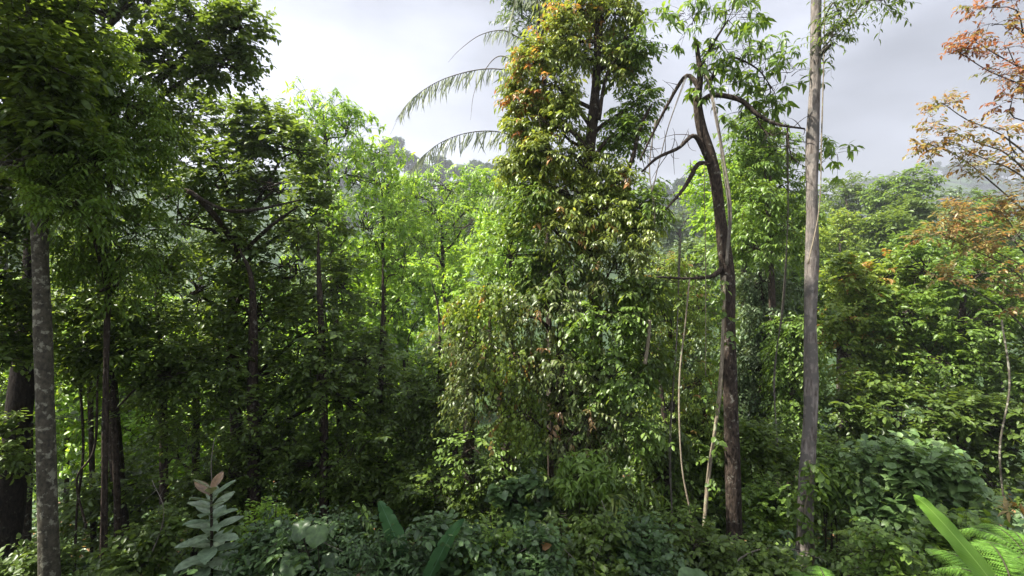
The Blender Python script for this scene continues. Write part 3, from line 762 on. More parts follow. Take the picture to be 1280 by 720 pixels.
liana('leafy climbing vine wrapping the base of the pale trunk',[(1004,760,6.7),(1018,690,6.66),(1006,640,6.66),(1014,600,6.66),(1012,575,6.68)],.012,leaves=45,name='climbing_vine')
liana('bare brown vine stem rising at the right edge among the climbers',[(1256,640,8.5),(1250,560,8.6),(1262,480,8.8),(1252,400,9)],.016,'bark_mottled')
liana('thin grey vine hanging in the gap left of the rope-like liana',[(842,700,8),(838,560,8),(846,420,8.2),(850,300,8.4)],.01,'greytwig',strands=3)
liana('thin dangling vine strands between the two near trunks',[(972,560,9),(968,470,9),(978,380,8.4),(985,270,7.6),(984,165,6.96)],.009,'greytwig',strands=4)
liana('dry leafless vine strands drooping at the right flank of the central tree',[(820,150,7.8),(812,210,7.7),(818,270,7.7),(808,320,7.7)],.006,'greytwig',strands=6)
# upright wild saplings and dry canes breaking the low shrub line
for px,top,Y,mt,lab in [(300,640,5.6,'mid','thin wild seedling right of the large-leaved plant'),(345,625,6.2,'blue','thin upright seedling above the pale-leaved shrub'),
   (450,640,5.6,'mid','thin upright seedling left of the left banana leaf'),(525,655,5.4,'blue','thin seedling between the two shaded banana leaves'),
   (612,640,5.6,'mid','upright seedling right of the leaning banana leaf'),(700,650,5.4,'mid','thin upright seedling right of the dead orange leaf'),
   (838,650,6,'mid','upright seedling at the foot of the thin curved stem'),(985,665,6,'blue','seedling left of the pale trunk base'),(1085,650,6.2,'mid','thin seedling left of the broad-leaved shrub')]:
    b0=P(px+4,740,Y); b0[2]=float(ground(b0[0],b0[1])); tp=P(px,top,Y); root=thing('seedling',lab,'seedling',b0)
    sb=Buf(); md=(b0+tp)/2+rng.normal(size=3)*.05; tube(sb,[b0-[0,0,.04],md,tp],[.009,.007,.004],14,5,.1); sb.build('stem',[M['twig']],root,b0,True)
    lb=Buf(); c=catmull(np.array([b0,md,tp]),20)[7:]; d=rng.normal(size=c.shape)*[1,1,.3]+[0,0,.5]
    spray(lb,c,d,.16,5,.12,'lance6','alt',.3,.4,None,None,1.3,.002); lb.build('leaves',[M[mt],M['twig']],root,b0)
Gd = LS('gold','lance6',.10,'alt',9,.3,.35,.6,1.1,nsub=15,ntwig=10,rsub=.32,acc=lambda c: np.where(rng.random(len(c))<.05,.6,0))
tree('yellow_green_tree','yellow-green fine-leaved tree filling the space just right of the central thicket','tree',
  [(845,780,9.8,.07),(842,560,9.8,.06),(838,420,9.8,.045),(836,330,9.8,.02)],
  [(828,335,9.8,26,24),(850,372,9.8,28,26),(822,390,9.6,28,26),(862,420,9.8,30,26),(830,450,9.6,32,28),(868,480,9.8,30,28),(836,510,9.6,30,28),(872,540,9.8,26,26)],
  Gd,'bark_dark',limb_r=.025,n=20,branch_r=.007)
tree('dark_filler_tree','dark leafy tree closing the gap right of the mottled trunk','tree',
  [(150,800,8.8,.06),(146,600,8.8,.055),(140,450,8.8,.045),(136,330,8.8,.02)],
  [(100,330,8.8,30,26),(150,385,8.7,34,28),(95,390,8.6,28,26),(180,430,8.8,34,28),(125,440,8.7,28,22),(215,470,9,34,28),(80,455,8.6,20,22),(195,340,8.9,32,28)],
  STY['dark12'].but(size=.12,nsub=14,ntwig=9),'bark_dark',limb_r=.025,n=20,branch_r=.008)
tree('dark_filler_tree','dark leafy tree at the left edge partly covering the leaning trunk','tree',
  [(-30,800,6.9,.07),(-25,500,6.9,.06),(-10,300,6.9,.04),(-5,200,6.9,.02)],
  [(10,290,6.9,30,24),(0,350,6.9,26,26),(25,400,7.1,16,22),(5,450,6.9,20,24),(-10,560,6.9,24,30)],
  STY['dark12'].but(size=.10,nsub=13,ntwig=9,L=.3),'bark_silhouette',limb_r=.02,n=20,branch_r=.007)
for pts,r_,lab in [([(310,715,5.3),(345,680,5.2),(385,672,5.1),(430,690,5.0)],.006,'dry bent cane arching over the shrubs right of the large-leaved plant'),
   ([(630,720,4.9),(650,690,4.8),(690,678,4.8),(720,700,4.8)],.005,'dry bent cane lying over the shrub by the dead orange leaf'),
   ([(735,715,5),(748,690,5),(760,655,5.2),(752,625,5.4)],.006,'bare pale cane rising through the dark low shrub'),
   ([(905,715,5.6),(940,690,5.7),(985,686,5.8),(1030,700,5.9)],.008,'fallen dead branch lying in front of the two near trunks'),
   ([(1060,720,5.4),(1090,690,5.5),(1100,655,5.6)],.006,'broken dry stem sticking up left of the bright banana leaf'),
   ([(165,720,6),(190,690,6),(205,640,6.2),(190,600,6.3)],.007,'bare dead stem leaning left of the large-leaved plant')]:
    w=[P(*p) for p in pts]; b=Buf(); tube(b,w,np.linspace(r_*1.3,r_*.5,len(w)),24,6,.25)
    q0=catmull(np.array(w),30)[rng.integers(5,29,9)]; q2=q0+rng.normal(size=q0.shape)*.09; curves(b,q0,(q0+q2)/2,q2,.003,.001,3,4,0)
    o=b.build('dead_branch',[M['greytwig'],M['greytwig']],smooth=True); tag(o,lab,'branch')
liana('dark loop of thin vine dangling at the left in front of bright leaves',[(92,740,8.6),(96,640,8.6),(104,560,8.5),(100,450,8.6),(112,380,8.6)],.02,'bark_dark')
liana('dark twisted vine leaning across the bright gap at the left',[(108,660,8.2),(96,600,8.3),(118,560,8.3),(122,470,8.4)],.018,'bark_dark')
liana('thin bare vine dangling by the left shoulder of the crooked tree',[(857,95,7.2),(835,160,7.2),(815,240,7.3)],.006,'greytwig',strands=4)

# ------------------------------------------------------------------ rattan palm
def palm():
    base = P(690,760,10.2); base[2] = ground(base[0],base[1])-.05
    root = thing('climbing_palm','slender climbing palm arching feathery grey-green fronds over the sky, behind the central tree','palm',base)
    b = Buf(); tube(b, [base, P(688,500,10.2),P(684,250,10.2),P(672,100,10),P(676,-60,10)], [.06,.05,.045,.04,.025], 30, 8, .08)
    b.build('trunk',[M['bark_dark']],root,base,True)
    def frond(pts, n, size, grad=1.0, whip=.12):
        w = catmull(np.array([P(*p) for p in pts]), 80)
        f = Buf(); rr = np.linspace(.016,.002,80)
        tube(f, w, rr, 60, 5, 0, 1)
        t = np.linspace(.03,1-whip,n); idx = (t*79).astype(int)
        pos = w[idx]; tan = norm(np.gradient(w,axis=0))[idx]
        sd = norm(np.cross(tan,[0,0,1.0]))
        for sg in (1,-1):
            d = tan*.45 + sd*sg*.38 + np.array([0,0,-.95]) + rng.normal(size=pos.shape)*.28
            up = sd*sg*.9 + np.array([0,0,.6]) + rng.normal(size=pos.shape)*.35
            sz = size*np.clip(np.sin(np.pi*np.clip(t*.85+.15,0,1))**.5,.25,1)*rng.uniform(.75,1.15,n)
            add_leaves(f, pos, d, up, sz, rng.uniform(0,1,n), np.zeros(n), 'strap', 0, .85)
        f.build('frond',[M['palm'],M['greytwig']],root,base)
    frond([(672,110,10),(650,92,9.8),(610,86,9.6),(565,95,9.4),(530,112,9.2),(505,135,9.1),(488,168,9)], 66, .42)
    frond([(676,215,10),(655,180,9.8),(625,165,9.6),(585,166,9.4),(548,180,9.2),(520,205,9.1),(500,232,9)], 62, .42)
    frond([(672,60,10),(650,48,9.9),(628,38,9.8),(600,44,9.7),(575,62,9.6),(560,78,9.5)], 22, .3, whip=.45)
    frond([(678,20,10),(668,-10,9.9),(650,-15,9.8),(640,20,9.7),(632,60,9.6)], 26, .4)
    frond([(676,120,10),(650,110,10),(640,150,10),(635,200,10),(640,250,10)], 26, .4)
    frond([(680,290,10),(655,255,9.6),(625,245,9.3),(590,246,9.1)], 30, .38)
    frond([(672,90,10),(700,30,10),(720,-10,10.1),(745,10,10.2)], 26, .4)
    frond([(674,100,10),(625,70,10.4),(595,110,10.3),(588,150,10.2)], 3, .1, whip=.9)
palm()
tree('slim_tree','slim dark-stemmed tree with sparse light green leaves at the top, behind the climbing palm','tree',
  [(690,700,10.6,.07),(684,300,10.6,.06),(680,60,10.6,.05),(684,-60,10.6,.03)],
  [(655,25,10.6,26,30),(665,70,10.6,26,26),(690,5,10.6,20,24),(650,-15,10.6,30,20)],
  LS('sage','lance6',.13,'alt',8,.3,.3,.6,1.0,nsub=12,ntwig=7,rsub=.4), 'bark_dark', limb_r=.02, n=24, branch_r=.006)

# ------------------------------------------------------------------ right side
OrD = LS('orange','lance',.115,'alt',8,.24,.15,.4,1.3,nsub=9,ntwig=7,rsub=.32,twig_r=.003,twigmat='greytwig')
tree('orange_tree','tree at the right edge with orange and yellow autumn-like leaves and bare twigs','tree',
  [(1330,780,10.5,.16),(1325,500,10.5,.14),(1315,300,10.5,.12),(1310,120,10.5,.08),(1300,-40,10.5,.05)],
  [(1180,160,10.5,28,14),(1200,185,10.4,28,14),(1240,160,10.4,26,16),(1265,190,10.4,26,20),(1225,205,10.4,26,12),(1180,130,10.5,18,10),(1160,180,10.5,14,8),
   (1270,250,10.3,30,24,.6,OrD),(1235,262,10.3,36,18,.5,OrD),(1190,268,10.2,28,12,.4,OrD),(1175,292,10.2,28,10,.4,OrD),(1215,300,10.2,30,14,.4,OrD),(1265,300,10,30,26,.6,OrD),(1250,345,10,28,20),(1185,345,10,14,8),(1275,370,10,20,20)],
  LS('orange','lance',.115,'alt',8,.24,.15,.4,1.5,nsub=8,ntwig=4,rsub=.3,twig_r=.003,twigmat='greytwig'), 'bark_mottled', limb_r=.022, n=24, branch_r=.006)
tree('red_leaf_tree','overhead branches with dark wine-red leaves at the upper right corner','tree',
  [(1420,900,8.6,.16),(1400,500,8.6,.14),(1370,200,8.6,.12),(1340,40,8.6,.08),(1330,-100,8.6,.05)],
  [(1260,0,8.5,34,16),(1240,30,8.5,28,14),(1215,50,8.5,22,10),(1260,60,8.4,24,14),(1200,66,8.5,16,6),(1275,95,8.4,18,16),(1250,95,8.4,18,12),(1265,125,8.3,20,10),(1230,10,8.5,16,8)],
  LS('orange','lance',.095,'alt',7,.2,.2,.4,1.5,nsub=6,ntwig=4,rsub=.32,twig_r=.003,acc=lambda c: np.where(rng.random(len(c))<.6,.85,0)), 'bark_dark', limb_r=.018, n=20, branch_r=.004)
Rt = LS('mid','oval',.125,'alt',10,.36,.3,.5,1.2,nsub=18,ntwig=11,rsub=.28)
tree('vine_covered_tree','tree smothered in fresh green climbers, below the orange leaves at right','tree',
  [(1200,780,12,.14),(1200,600,12,.12),(1200,450,12,.1),(1205,360,12,.05)],
  [(1150,340,12.4,48,36),(1215,345,12.3,50,36),(1270,350,12.2,44,40),(1130,395,12,50,38),(1190,400,11.8,56,38),(1250,405,11.8,50,38),(1290,430,11.6,40,40),(1170,450,11.5,50,34),(1230,460,11.3,52,36),(1275,500,11,40,36)],
  Rt, 'bark_dark', limb_r=.05, n=20)
tree('vine_covered_tree','dense yellow-green climber-covered tree right beside the tall pale trunk','tree',
  [(1080,780,13,.13),(1082,600,13,.12),(1080,450,13,.1),(1080,360,13,.05)],
  [(1060,345,13,36,34),(1100,350,13,40,34),(1060,395,12.6,40,34),(1105,400,12.6,44,36),(1055,440,12.4,34,30),(1100,450,12.4,46,34),(1130,470,12,40,34)],
  Rt.but(mat='gold',kind='oval',size=.13,wid=1.2,acc=lambda c: np.where(rng.random(len(c))<.06,.7,0)), 'bark_dark', limb_r=.05, n=20)
tree('understorey_tree','shaded dark green tree in the gloom behind the broad-leaved shrub','tree',
  [(1130,800,10.5,.1),(1130,640,10.5,.09),(1130,560,10.5,.05)],
  [(1060,510,11,40,40),(1110,520,11,50,36),(1170,520,10.6,50,34),(1230,530,10.2,50,36),(1280,560,10,40,44),(1080,580,11,50,40),(1150,600,11,60,36),(1230,610,10,60,36)],
  Dk.but(nsub=14), 'bark_dark', limb_r=.04, n=16)
# between the two near trunks
Vn = LS('sage','oval',.10,'alt',11,.36,.45,.5,1.1,nsub=22,ntwig=13,rsub=.3,hang=.45)
for px,top,Y,w,h,lab,mt in [
   (950,330,12,44,180,'column of hanging grey-green creepers between the two near trunks','sage'),
   (985,400,11,30,150,'narrow creeper-hung tree close behind the tall pale trunk','mid'),
   (845,400,12,40,170,'creeper-draped tree in the gap left of the crooked trunk','sage'),
   (880,500,10,40,130,'low shaded creeper mass behind the rope-like liana','mid'),
   (830,520,9.5,34,120,'dark creeper curtain at the right foot of the central thicket','dark')]:
    n = 5
    tree('creeper_tree', lab, 'tree', [(px,800,Y,.09),(px+4,top+h*.6,Y,.08),(px,top+10,Y,.04)],
      [(px+rng.uniform(-10,10), top+20+(h-30)*i/(n-1), Y+rng.uniform(-.3,.3), w*rng.uniform(.7,1), h/n*.8) for i in range(n)],
      Vn.but(mat=mt), 'bark_dark', limb_r=.03, n=18, branch_r=.008)
tree('green_tree','leafy mid-green tree with drooping foliage between the crooked and pale trunks','tree',
  [(962,780,11.5,.11),(964,600,11.5,.1),(966,420,11.5,.09),(960,260,11.5,.05)],
  [(935,165,12,24,22),(965,190,12,30,24),(930,210,12,34,28),(975,235,12,34,28),(935,260,11.5,40,32),(985,285,11.5,34,30),(945,310,11.5,40,30)],
  LS('mid','lance6',.15,'alt',10,.4,.3,.6,1.1,nsub=14,ntwig=10,rsub=.34), 'bark_dark', limb_r=.04, n=22, branch_r=.01)

# leafy fillers: sunlit undergrowth trees beyond the gloom, and shaded ones in it
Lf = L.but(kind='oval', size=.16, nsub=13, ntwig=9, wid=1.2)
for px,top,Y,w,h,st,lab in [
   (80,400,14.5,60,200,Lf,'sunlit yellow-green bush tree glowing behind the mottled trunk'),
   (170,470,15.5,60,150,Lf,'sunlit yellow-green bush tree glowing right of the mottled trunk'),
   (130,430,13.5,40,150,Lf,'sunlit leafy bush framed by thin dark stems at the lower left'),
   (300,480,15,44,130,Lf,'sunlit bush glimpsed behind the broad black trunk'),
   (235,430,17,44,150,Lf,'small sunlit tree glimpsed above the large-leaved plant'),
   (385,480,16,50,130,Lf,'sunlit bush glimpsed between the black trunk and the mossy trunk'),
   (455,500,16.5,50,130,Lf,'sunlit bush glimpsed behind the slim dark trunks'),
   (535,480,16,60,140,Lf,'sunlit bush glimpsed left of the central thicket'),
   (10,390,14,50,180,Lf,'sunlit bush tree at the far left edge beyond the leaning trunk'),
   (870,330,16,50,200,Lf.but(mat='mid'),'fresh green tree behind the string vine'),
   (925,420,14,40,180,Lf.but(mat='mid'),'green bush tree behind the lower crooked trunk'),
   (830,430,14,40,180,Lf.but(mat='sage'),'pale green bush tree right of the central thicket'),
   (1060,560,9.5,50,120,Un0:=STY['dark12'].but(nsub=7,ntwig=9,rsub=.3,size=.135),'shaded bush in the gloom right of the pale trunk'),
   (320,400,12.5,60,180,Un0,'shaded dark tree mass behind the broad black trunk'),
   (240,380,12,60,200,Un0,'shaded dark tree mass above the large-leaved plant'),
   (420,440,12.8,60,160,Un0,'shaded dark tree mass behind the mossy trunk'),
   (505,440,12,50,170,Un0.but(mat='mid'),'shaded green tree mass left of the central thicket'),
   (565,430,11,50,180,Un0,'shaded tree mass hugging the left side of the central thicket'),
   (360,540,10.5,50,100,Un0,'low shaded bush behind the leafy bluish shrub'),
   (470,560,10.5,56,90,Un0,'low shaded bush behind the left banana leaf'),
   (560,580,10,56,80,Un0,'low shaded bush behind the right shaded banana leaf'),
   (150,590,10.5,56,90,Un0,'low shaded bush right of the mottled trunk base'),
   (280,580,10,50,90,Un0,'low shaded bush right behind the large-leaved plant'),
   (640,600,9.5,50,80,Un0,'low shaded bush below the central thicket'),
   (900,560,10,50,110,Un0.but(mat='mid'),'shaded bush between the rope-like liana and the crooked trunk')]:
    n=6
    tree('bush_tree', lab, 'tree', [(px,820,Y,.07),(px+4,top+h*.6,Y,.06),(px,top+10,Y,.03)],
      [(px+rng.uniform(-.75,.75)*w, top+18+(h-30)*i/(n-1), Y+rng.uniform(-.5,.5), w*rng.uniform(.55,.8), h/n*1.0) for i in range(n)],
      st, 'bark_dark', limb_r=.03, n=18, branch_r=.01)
# ------------------------------------------------------------------ understorey left / centre
Un = Dk.but(nsub=9, ntwig=8, size=.11)
specs = [
 (118,640,10.5,.055,300,'dark understorey trunk with high leaves, left of the large-leaved plant',[(140,330,46,34),(190,390,40,36),(160,470,36,36)]),
 (205,640,9.5,.08,380,'shaded leafy sapling behind the large-leaved plant',[(200,420,44,40),(230,480,46,40),(190,520,44,40),(240,560,44,40)]),
 (318,650,9.8,.13,360,'broad black shaded trunk left of centre',[(300,520,50,40),(340,560,46,36),(290,590,40,30)]),
 (405,660,10,.10,340,'dark upright trunk in the left-centre gloom with mossy side',[(400,470,50,40),(440,560,44,36),(390,580,36,26)]),
 (418,660,12,.06,400,'slim dark trunk close right of the mossy upright trunk',[(440,480,44,40)]),
 (480,660,11,.08,380,'dark sapling stem left of the shaded banana leaves',[(480,480,46,40),(500,540,44,36)]),
 (546,660,11.5,.06,400,'thin stem standing in dim green light left of the central thicket',[(540,480,44,40),(560,560,40,36)]),
 (585,680,9.4,.14,420,'thick black trunk in deep shade under the central thicket',[(590,560,36,30)]),
 (628,680,9.2,.12,440,'second thick black trunk in deep shade right of centre-left',[(640,580,36,30)]),
 (828,700,9.2,.08,480,'straight dark trunk in shade left of the crooked tree base',[(820,600,30,36)]),
 (30,700,10,.1,380,'dim trunk at the far left edge behind the leaning tree',[(10,400,40,40),(20,520,40,40),(10,600,36,30)]),
 (245,620,12,.05,400,'thin dark pole-like stem in front of the bright left background',[(260,420,36,36)]),
 (360,640,12.5,.05,420,'thin pole-like stem between broad black trunk and mossy trunk',[(360,460,40,30),(350,540,30,30)]),
 (520,640,12.8,.04,430,'hair-thin upright sapling stem amid green light at centre-left',[(520,500,30,30)]),
]
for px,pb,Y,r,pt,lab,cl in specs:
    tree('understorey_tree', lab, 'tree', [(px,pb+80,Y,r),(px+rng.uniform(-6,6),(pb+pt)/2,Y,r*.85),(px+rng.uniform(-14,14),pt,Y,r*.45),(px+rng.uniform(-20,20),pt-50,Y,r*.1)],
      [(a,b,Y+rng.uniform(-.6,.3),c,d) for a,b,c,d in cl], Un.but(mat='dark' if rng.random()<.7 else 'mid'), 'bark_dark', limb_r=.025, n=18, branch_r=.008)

# ------------------------------------------------------------------ foreground shrubs
def shrub(name, label, px, py, Y, wpx, hpx, ls, cat='shrub', nc=5, stem_r=.012, group=None, mat_leaf=None, flat=1.0):
    """shrub whose leafy mass is centred at px,py"""
    c, r = clump_world((px,py,Y,wpx,hpx))
    base = np.array([c[0], c[1]+.05, ground(c[0],c[1])])
    root = thing(name, label, cat, base, group)
    sb = Buf(); cb = Buf()
    for i in range(nc):
        cc = c + (rng.random(3)*2-1)*r*np.array([.75,.8,.9]) + np.array([0,0,-.12]) + (np.array([0,0,.3])*rng.random() if i==0 else 0)
        rr = r*rng.uniform(.32,.7)
        rr = rr*np.array([1,1,flat])
        b0 = base + np.array([*rng.uniform(-.12,.12,2), -.05])
        tube(sb, [b0, (b0+cc)/2+rng.normal(size=3)*.06, cc], [stem_r, stem_r*.8, stem_r*.5], 10, 6, .1)
        fill_clump(cb, sb, cc, rr, ls, stem_r*.45)
    sb.build('stem', [M['twig']], root, base, True)
    cb.build('leaves', [M[ls.mat], M['twig']], root, base)
    return root
Sh = LS('blue','oval',.085,'alt',8,.27,.25,.3,1.35,nsub=11,ntwig=6,rsub=.42,upw=.6,twig_r=.0025,outw=1.3)
for px,py,Y,w,h,st,lab in [
  (355,690,5.2,46,34,Sh,'leafy bluish-green shrub left of the shaded banana leaves'),
  (335,672,6.4,34,26,Sh.but(mat='lime',size=.06),'small pale-leaved shrub catching light beside the large-leaved plant'),
  (430,668,5.8,44,32,Sh.but(size=.07),'dense small-leaved shrub beneath the mossy trunk'),
  (480,705,4.6,60,30,Sh.but(kind='lance6'),'low shrub at the bottom edge under the left banana leaf'),
  (555,702,4.8,50,26,Sh,'low leafy shrub behind the right shaded banana leaf'),
  (615,695,5,46,34,Sh.but(mat='mid',size=.075),'fresh green shrub between banana leaf and fallen orange leaf'),
  (668,700,4.8,40,30,Sh.but(kind='broad6',size=.07),'broad-leaved low shrub around the dead orange leaf'),
  (660,625,6.2,26,34,Sh.but(kind='heart',size=.1,nsub=8),'upright shrub with round bright leaves below the central thicket'),
  (730,700,5,44,28,Sh.but(mat='dark'),'dark low shrub at the bottom under the drooping bush'),
  (785,705,5.2,40,28,Sh,'bluish low shrub at the bottom left of the straight dark trunk'),
  (860,690,6,44,36,Sh.but(mat='dark',size=.08),'dark shrub at the foot of the rope-like liana'),
  (955,650,7.8,34,40,Sh.but(mat='mid',size=.09),'tall shaded shrub between the bases of the two near trunks'),
  (955,712,5.6,40,20,Sh.but(mat='dark',size=.08),'low dark shrub in front of the two near trunk bases'),
  (1080,700,6,44,22,Sh.but(mat='dark',size=.08,kind='lance6'),'dim shrub right of the pale trunk base'),
  (1130,715,4.6,46,14,Sh.but(mat='mid',size=.07),'low sunlit shrub left of the bright banana leaf'),
  (30,690,6.8,40,30,Sh.but(mat='dark'),'dark shrub at the bottom left corner'),
  (180,690,6.2,40,30,Sh.but(mat='dark'),'dark shrub between mottled trunk and large-leaved plant'),
  (950,560,9,36,40,Sh.but(mat='dark',size=.1),'leafy bush catching dappled light left of the pale trunk'),
  (1042,590,7.1,16,24,Sh.but(mat='mid',size=.11,kind='lance6'),'sprig of drooping leaves right beside the pale trunk'),
 ]: shrub('shrub', lab, px, py, Y, w, h, st)
Db = LS('mid','lance6',.15,'whorl',7,.22,.2,.7,1.1,nsub=9,ntwig=6,rsub=.45,upw=.3,twig_r=.003)
shrub('drooping_bush','bush of long drooping dark green leaves at the foot of the central thicket',735,632,6,54,30,Db.but(mat='dark',size=.13),nc=7)
shrub('drooping_bush','smaller bush of drooping fresh green leaves hanging in front of the straight dark trunk',795,640,6.1,24,46,Db.but(mat='dark'),nc=5)
shrub('drooping_bush','tuft of bright green pointed leaves above the yellowing tuft',740,590,5.8,30,14,Db.but(size=.12),nc=3)
Bl = LS('sage','broad6',.15,'alt',7,.3,.1,.2,1.1,nsub=13,ntwig=8,rsub=.4,upw=.5,twig_r=.004)
shrub('broad_leaf_shrub','spreading layered shrub with broad pale green leaves, lower right','' and 0 or 1140,598,6.6,66,34,Bl.but(size=.14,mat='broad',nsub=9,ntwig=7),nc=13,flat=.4,stem_r=.02)
shrub('broad_leaf_shrub','yellow-green broad-leaved low shrub by the ferns at lower right',1215,668,5,40,14,Bl.but(mat='mid',size=.11),nc=4)
shrub('orange_shoot','small shoot of orange young leaves above the bright ferns',1252,648,5,12,10,LS('orange','lance6',.11,'whorl',7,.1,.1,.1,1,nsub=3,ntwig=3,rsub=.4,upw=.8,twig_r=.003),cat='plant',nc=1)
shrub('yellow_tuft','tuft of drooping yellowish strap leaves in the drooping bush',765,628,5.9,8,10,LS('olive','strap',.24,'whorl',12,.06,.2,1.1,1.6,nsub=3,ntwig=4,rsub=.3,upw=.5,twig_r=.003),cat='plant',nc=1)
# dead leaf
b=Buf(); c=P(678,683,4.75); add_leaves(b, c[None], np.array([[1,-.3,.3]]), np.array([[.1,-1,.3]]), .10, .1, 0., 'heart'); 
o=b.build('dead_leaf',[M['orange']]); tag(o,'single dead orange leaf caught on a low green shrub','leaf')

# large-leaved rosette plant
def rosette():
    top = P(264,612,5.3); base=P(258,720,5.3); base[2]=ground(base[0],base[1])
    root = thing('rosette_plant','upright plant with large grey-green paddle leaves and reddish young top leaves','plant',base)
    sb=Buf(); tube(sb,[base,(base+top)/2+[.02,0,0],top],[.02,.016,.012],14,7,.08); 
    sb.build('stem',[M['twig']],root,base,True)
    H = top[2]-base[2]
    for i in range(34):
        t = .45 + .55*i/33; p = base + (top-base)*t; ph = i*2.4
        el = .15 + .9*(t**4); s = .37*(1-.35*t**3)*rng.uniform(.85,1.1)
        d = np.array([math.cos(ph), math.sin(ph), el])
        lb=Buf()
        young = i >= 30
        n=9
        x=np.linspace(0,1,n); w=.24*np.sin(np.pi*np.clip(x,0.02,.98)**1.25)**.75*(x>.0)+.01; zz=-.28*x**2*(1-.6*el)
        d=norm(d); sd=norm(np.cross([0,0,1.0],d)); u=np.cross(d,sd)
        mid=p+s*(x[:,None]*d+zz[:,None]*u)
        l=mid+s*(w[:,None]*sd+.07*u); r=mid-s*(w[:,None]*sd-.07*u)
        V=np.concatenate([mid,l,r]); F=[]
        for k in range(n-1): F+= [[k,k+1,n+k+1,n+k],[k,2*n+k,2*n+k+1,k+1]]
        lb.add(V,np.array(F),np.full(len(F),4),np.full(len(V),rng.uniform(.2,1)),np.full(len(V),.9 if young and i%2==0 else (.35 if young else 0.)))
        lb.build('leaf',[M['rosette']],root,base,True)
M['rosette']=leaf_mat('leaf_rosette',[(.13,.19,.12),(.2,.28,.18),(.3,.37,.26)],accent=(.24,.14,.08),trans=.15,rough=.35,spec=.5)
rosette()
liana('thin dry bare stalk sticking up behind the large-leaved plant',[(266,620,5.5),(264,580,5.5),(268,548,5.5)],.005,'greytwig')

# banana leaves
def banana_mat(name, c1, c2, trans):
    m, nt = ntree(name); N=nt.nodes.new; L=nt.links.new
    out=N('ShaderNodeOutputMaterial'); at=N('ShaderNodeAttribute'); at.attribute_name='lv'
    sp=N('ShaderNodeSeparateXYZ'); L(at.outputs['Vector'],sp.inputs[0])
    # lateral veins: stripes along the blade bending forward from the midrib
    ab=N('ShaderNodeMath'); ab.operation='ABSOLUTE'; L(sp.outputs[0],ab.inputs[0])
    ma=N('ShaderNodeMath'); ma.operation='MULTIPLY_ADD'; ma.inputs[1].default_value=-.10; L(ab.outputs[0],ma.inputs[0]); L(sp.outputs[1],ma.inputs[2])
    mu=N('ShaderNodeMath'); mu.operation='MULTIPLY'; mu.inputs[1].default_value=260; L(ma.outputs[0],mu.inputs[0])
    sn=N('ShaderNodeMath'); sn.operation='SINE'; L(mu.outputs[0],sn.inputs[0])
    nz=N('ShaderNodeTexNoise'); nz.inputs['Scale'].default_value=14; nz.inputs['Detail'].default_value=4
    geo=N('ShaderNodeNewGeometry'); L(geo.outputs['Position'],nz.inputs['Vector'])
    ad=N('ShaderNodeMath'); ad.operation='MULTIPLY_ADD'; ad.inputs[1].default_value=.07; L(sn.outputs[0],ad.inputs[0]); L(nz.outputs[0],ad.inputs[2])
    cr=N('ShaderNodeValToRGB'); cr.color_ramp.elements[0].position=.2; cr.color_ramp.elements[1].position=.8
    cr.color_ramp.elements[0].color=(*c1,1); cr.color_ramp.elements[1].color=(*c2,1); L(ad.outputs[0],cr.inputs[0])
    # pale midrib
    lt=N('ShaderNodeMath'); lt.operation='LESS_THAN'; lt.inputs[1].default_value=.045; L(ab.outputs[0],lt.inputs[0])
    mx=N('ShaderNodeMixRGB'); mx.inputs[2].default_value=(c2[0]*1.5,c2[1]*1.3,c2[2]*2,1); L(lt.outputs[0],mx.inputs[0]); L(cr.outputs[0],mx.inputs[1])
    pb=N('ShaderNodeBsdfPrincipled'); pb.inputs['Roughness'].default_value=.38; L(mx.outputs[0],pb.inputs['Base Color'])
    bp=N('ShaderNodeBump'); bp.inputs['Strength'].default_value=.12; bp.inputs['Distance'].default_value=.002; L(sn.outputs[0],bp.inputs['Height']); L(bp.outputs[0],pb.inputs['Normal'])
    tr=N('ShaderNodeBsdfTranslucent'); L(mx.outputs[0],tr.inputs[0])
    ms=N('ShaderNodeMixShader'); ms.inputs[0].default_value=trans; L(pb.outputs[0],ms.inputs[1]); L(tr.outputs[0],ms.inputs[2]); L(ms.outputs[0],out.inputs[0])
    return m
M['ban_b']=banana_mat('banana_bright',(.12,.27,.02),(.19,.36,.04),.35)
M['ban_s']=banana_mat('banana_shade',(.05,.13,.045),(.09,.2,.07),.3)  # darker copy of the blade colours, with the shade painted in
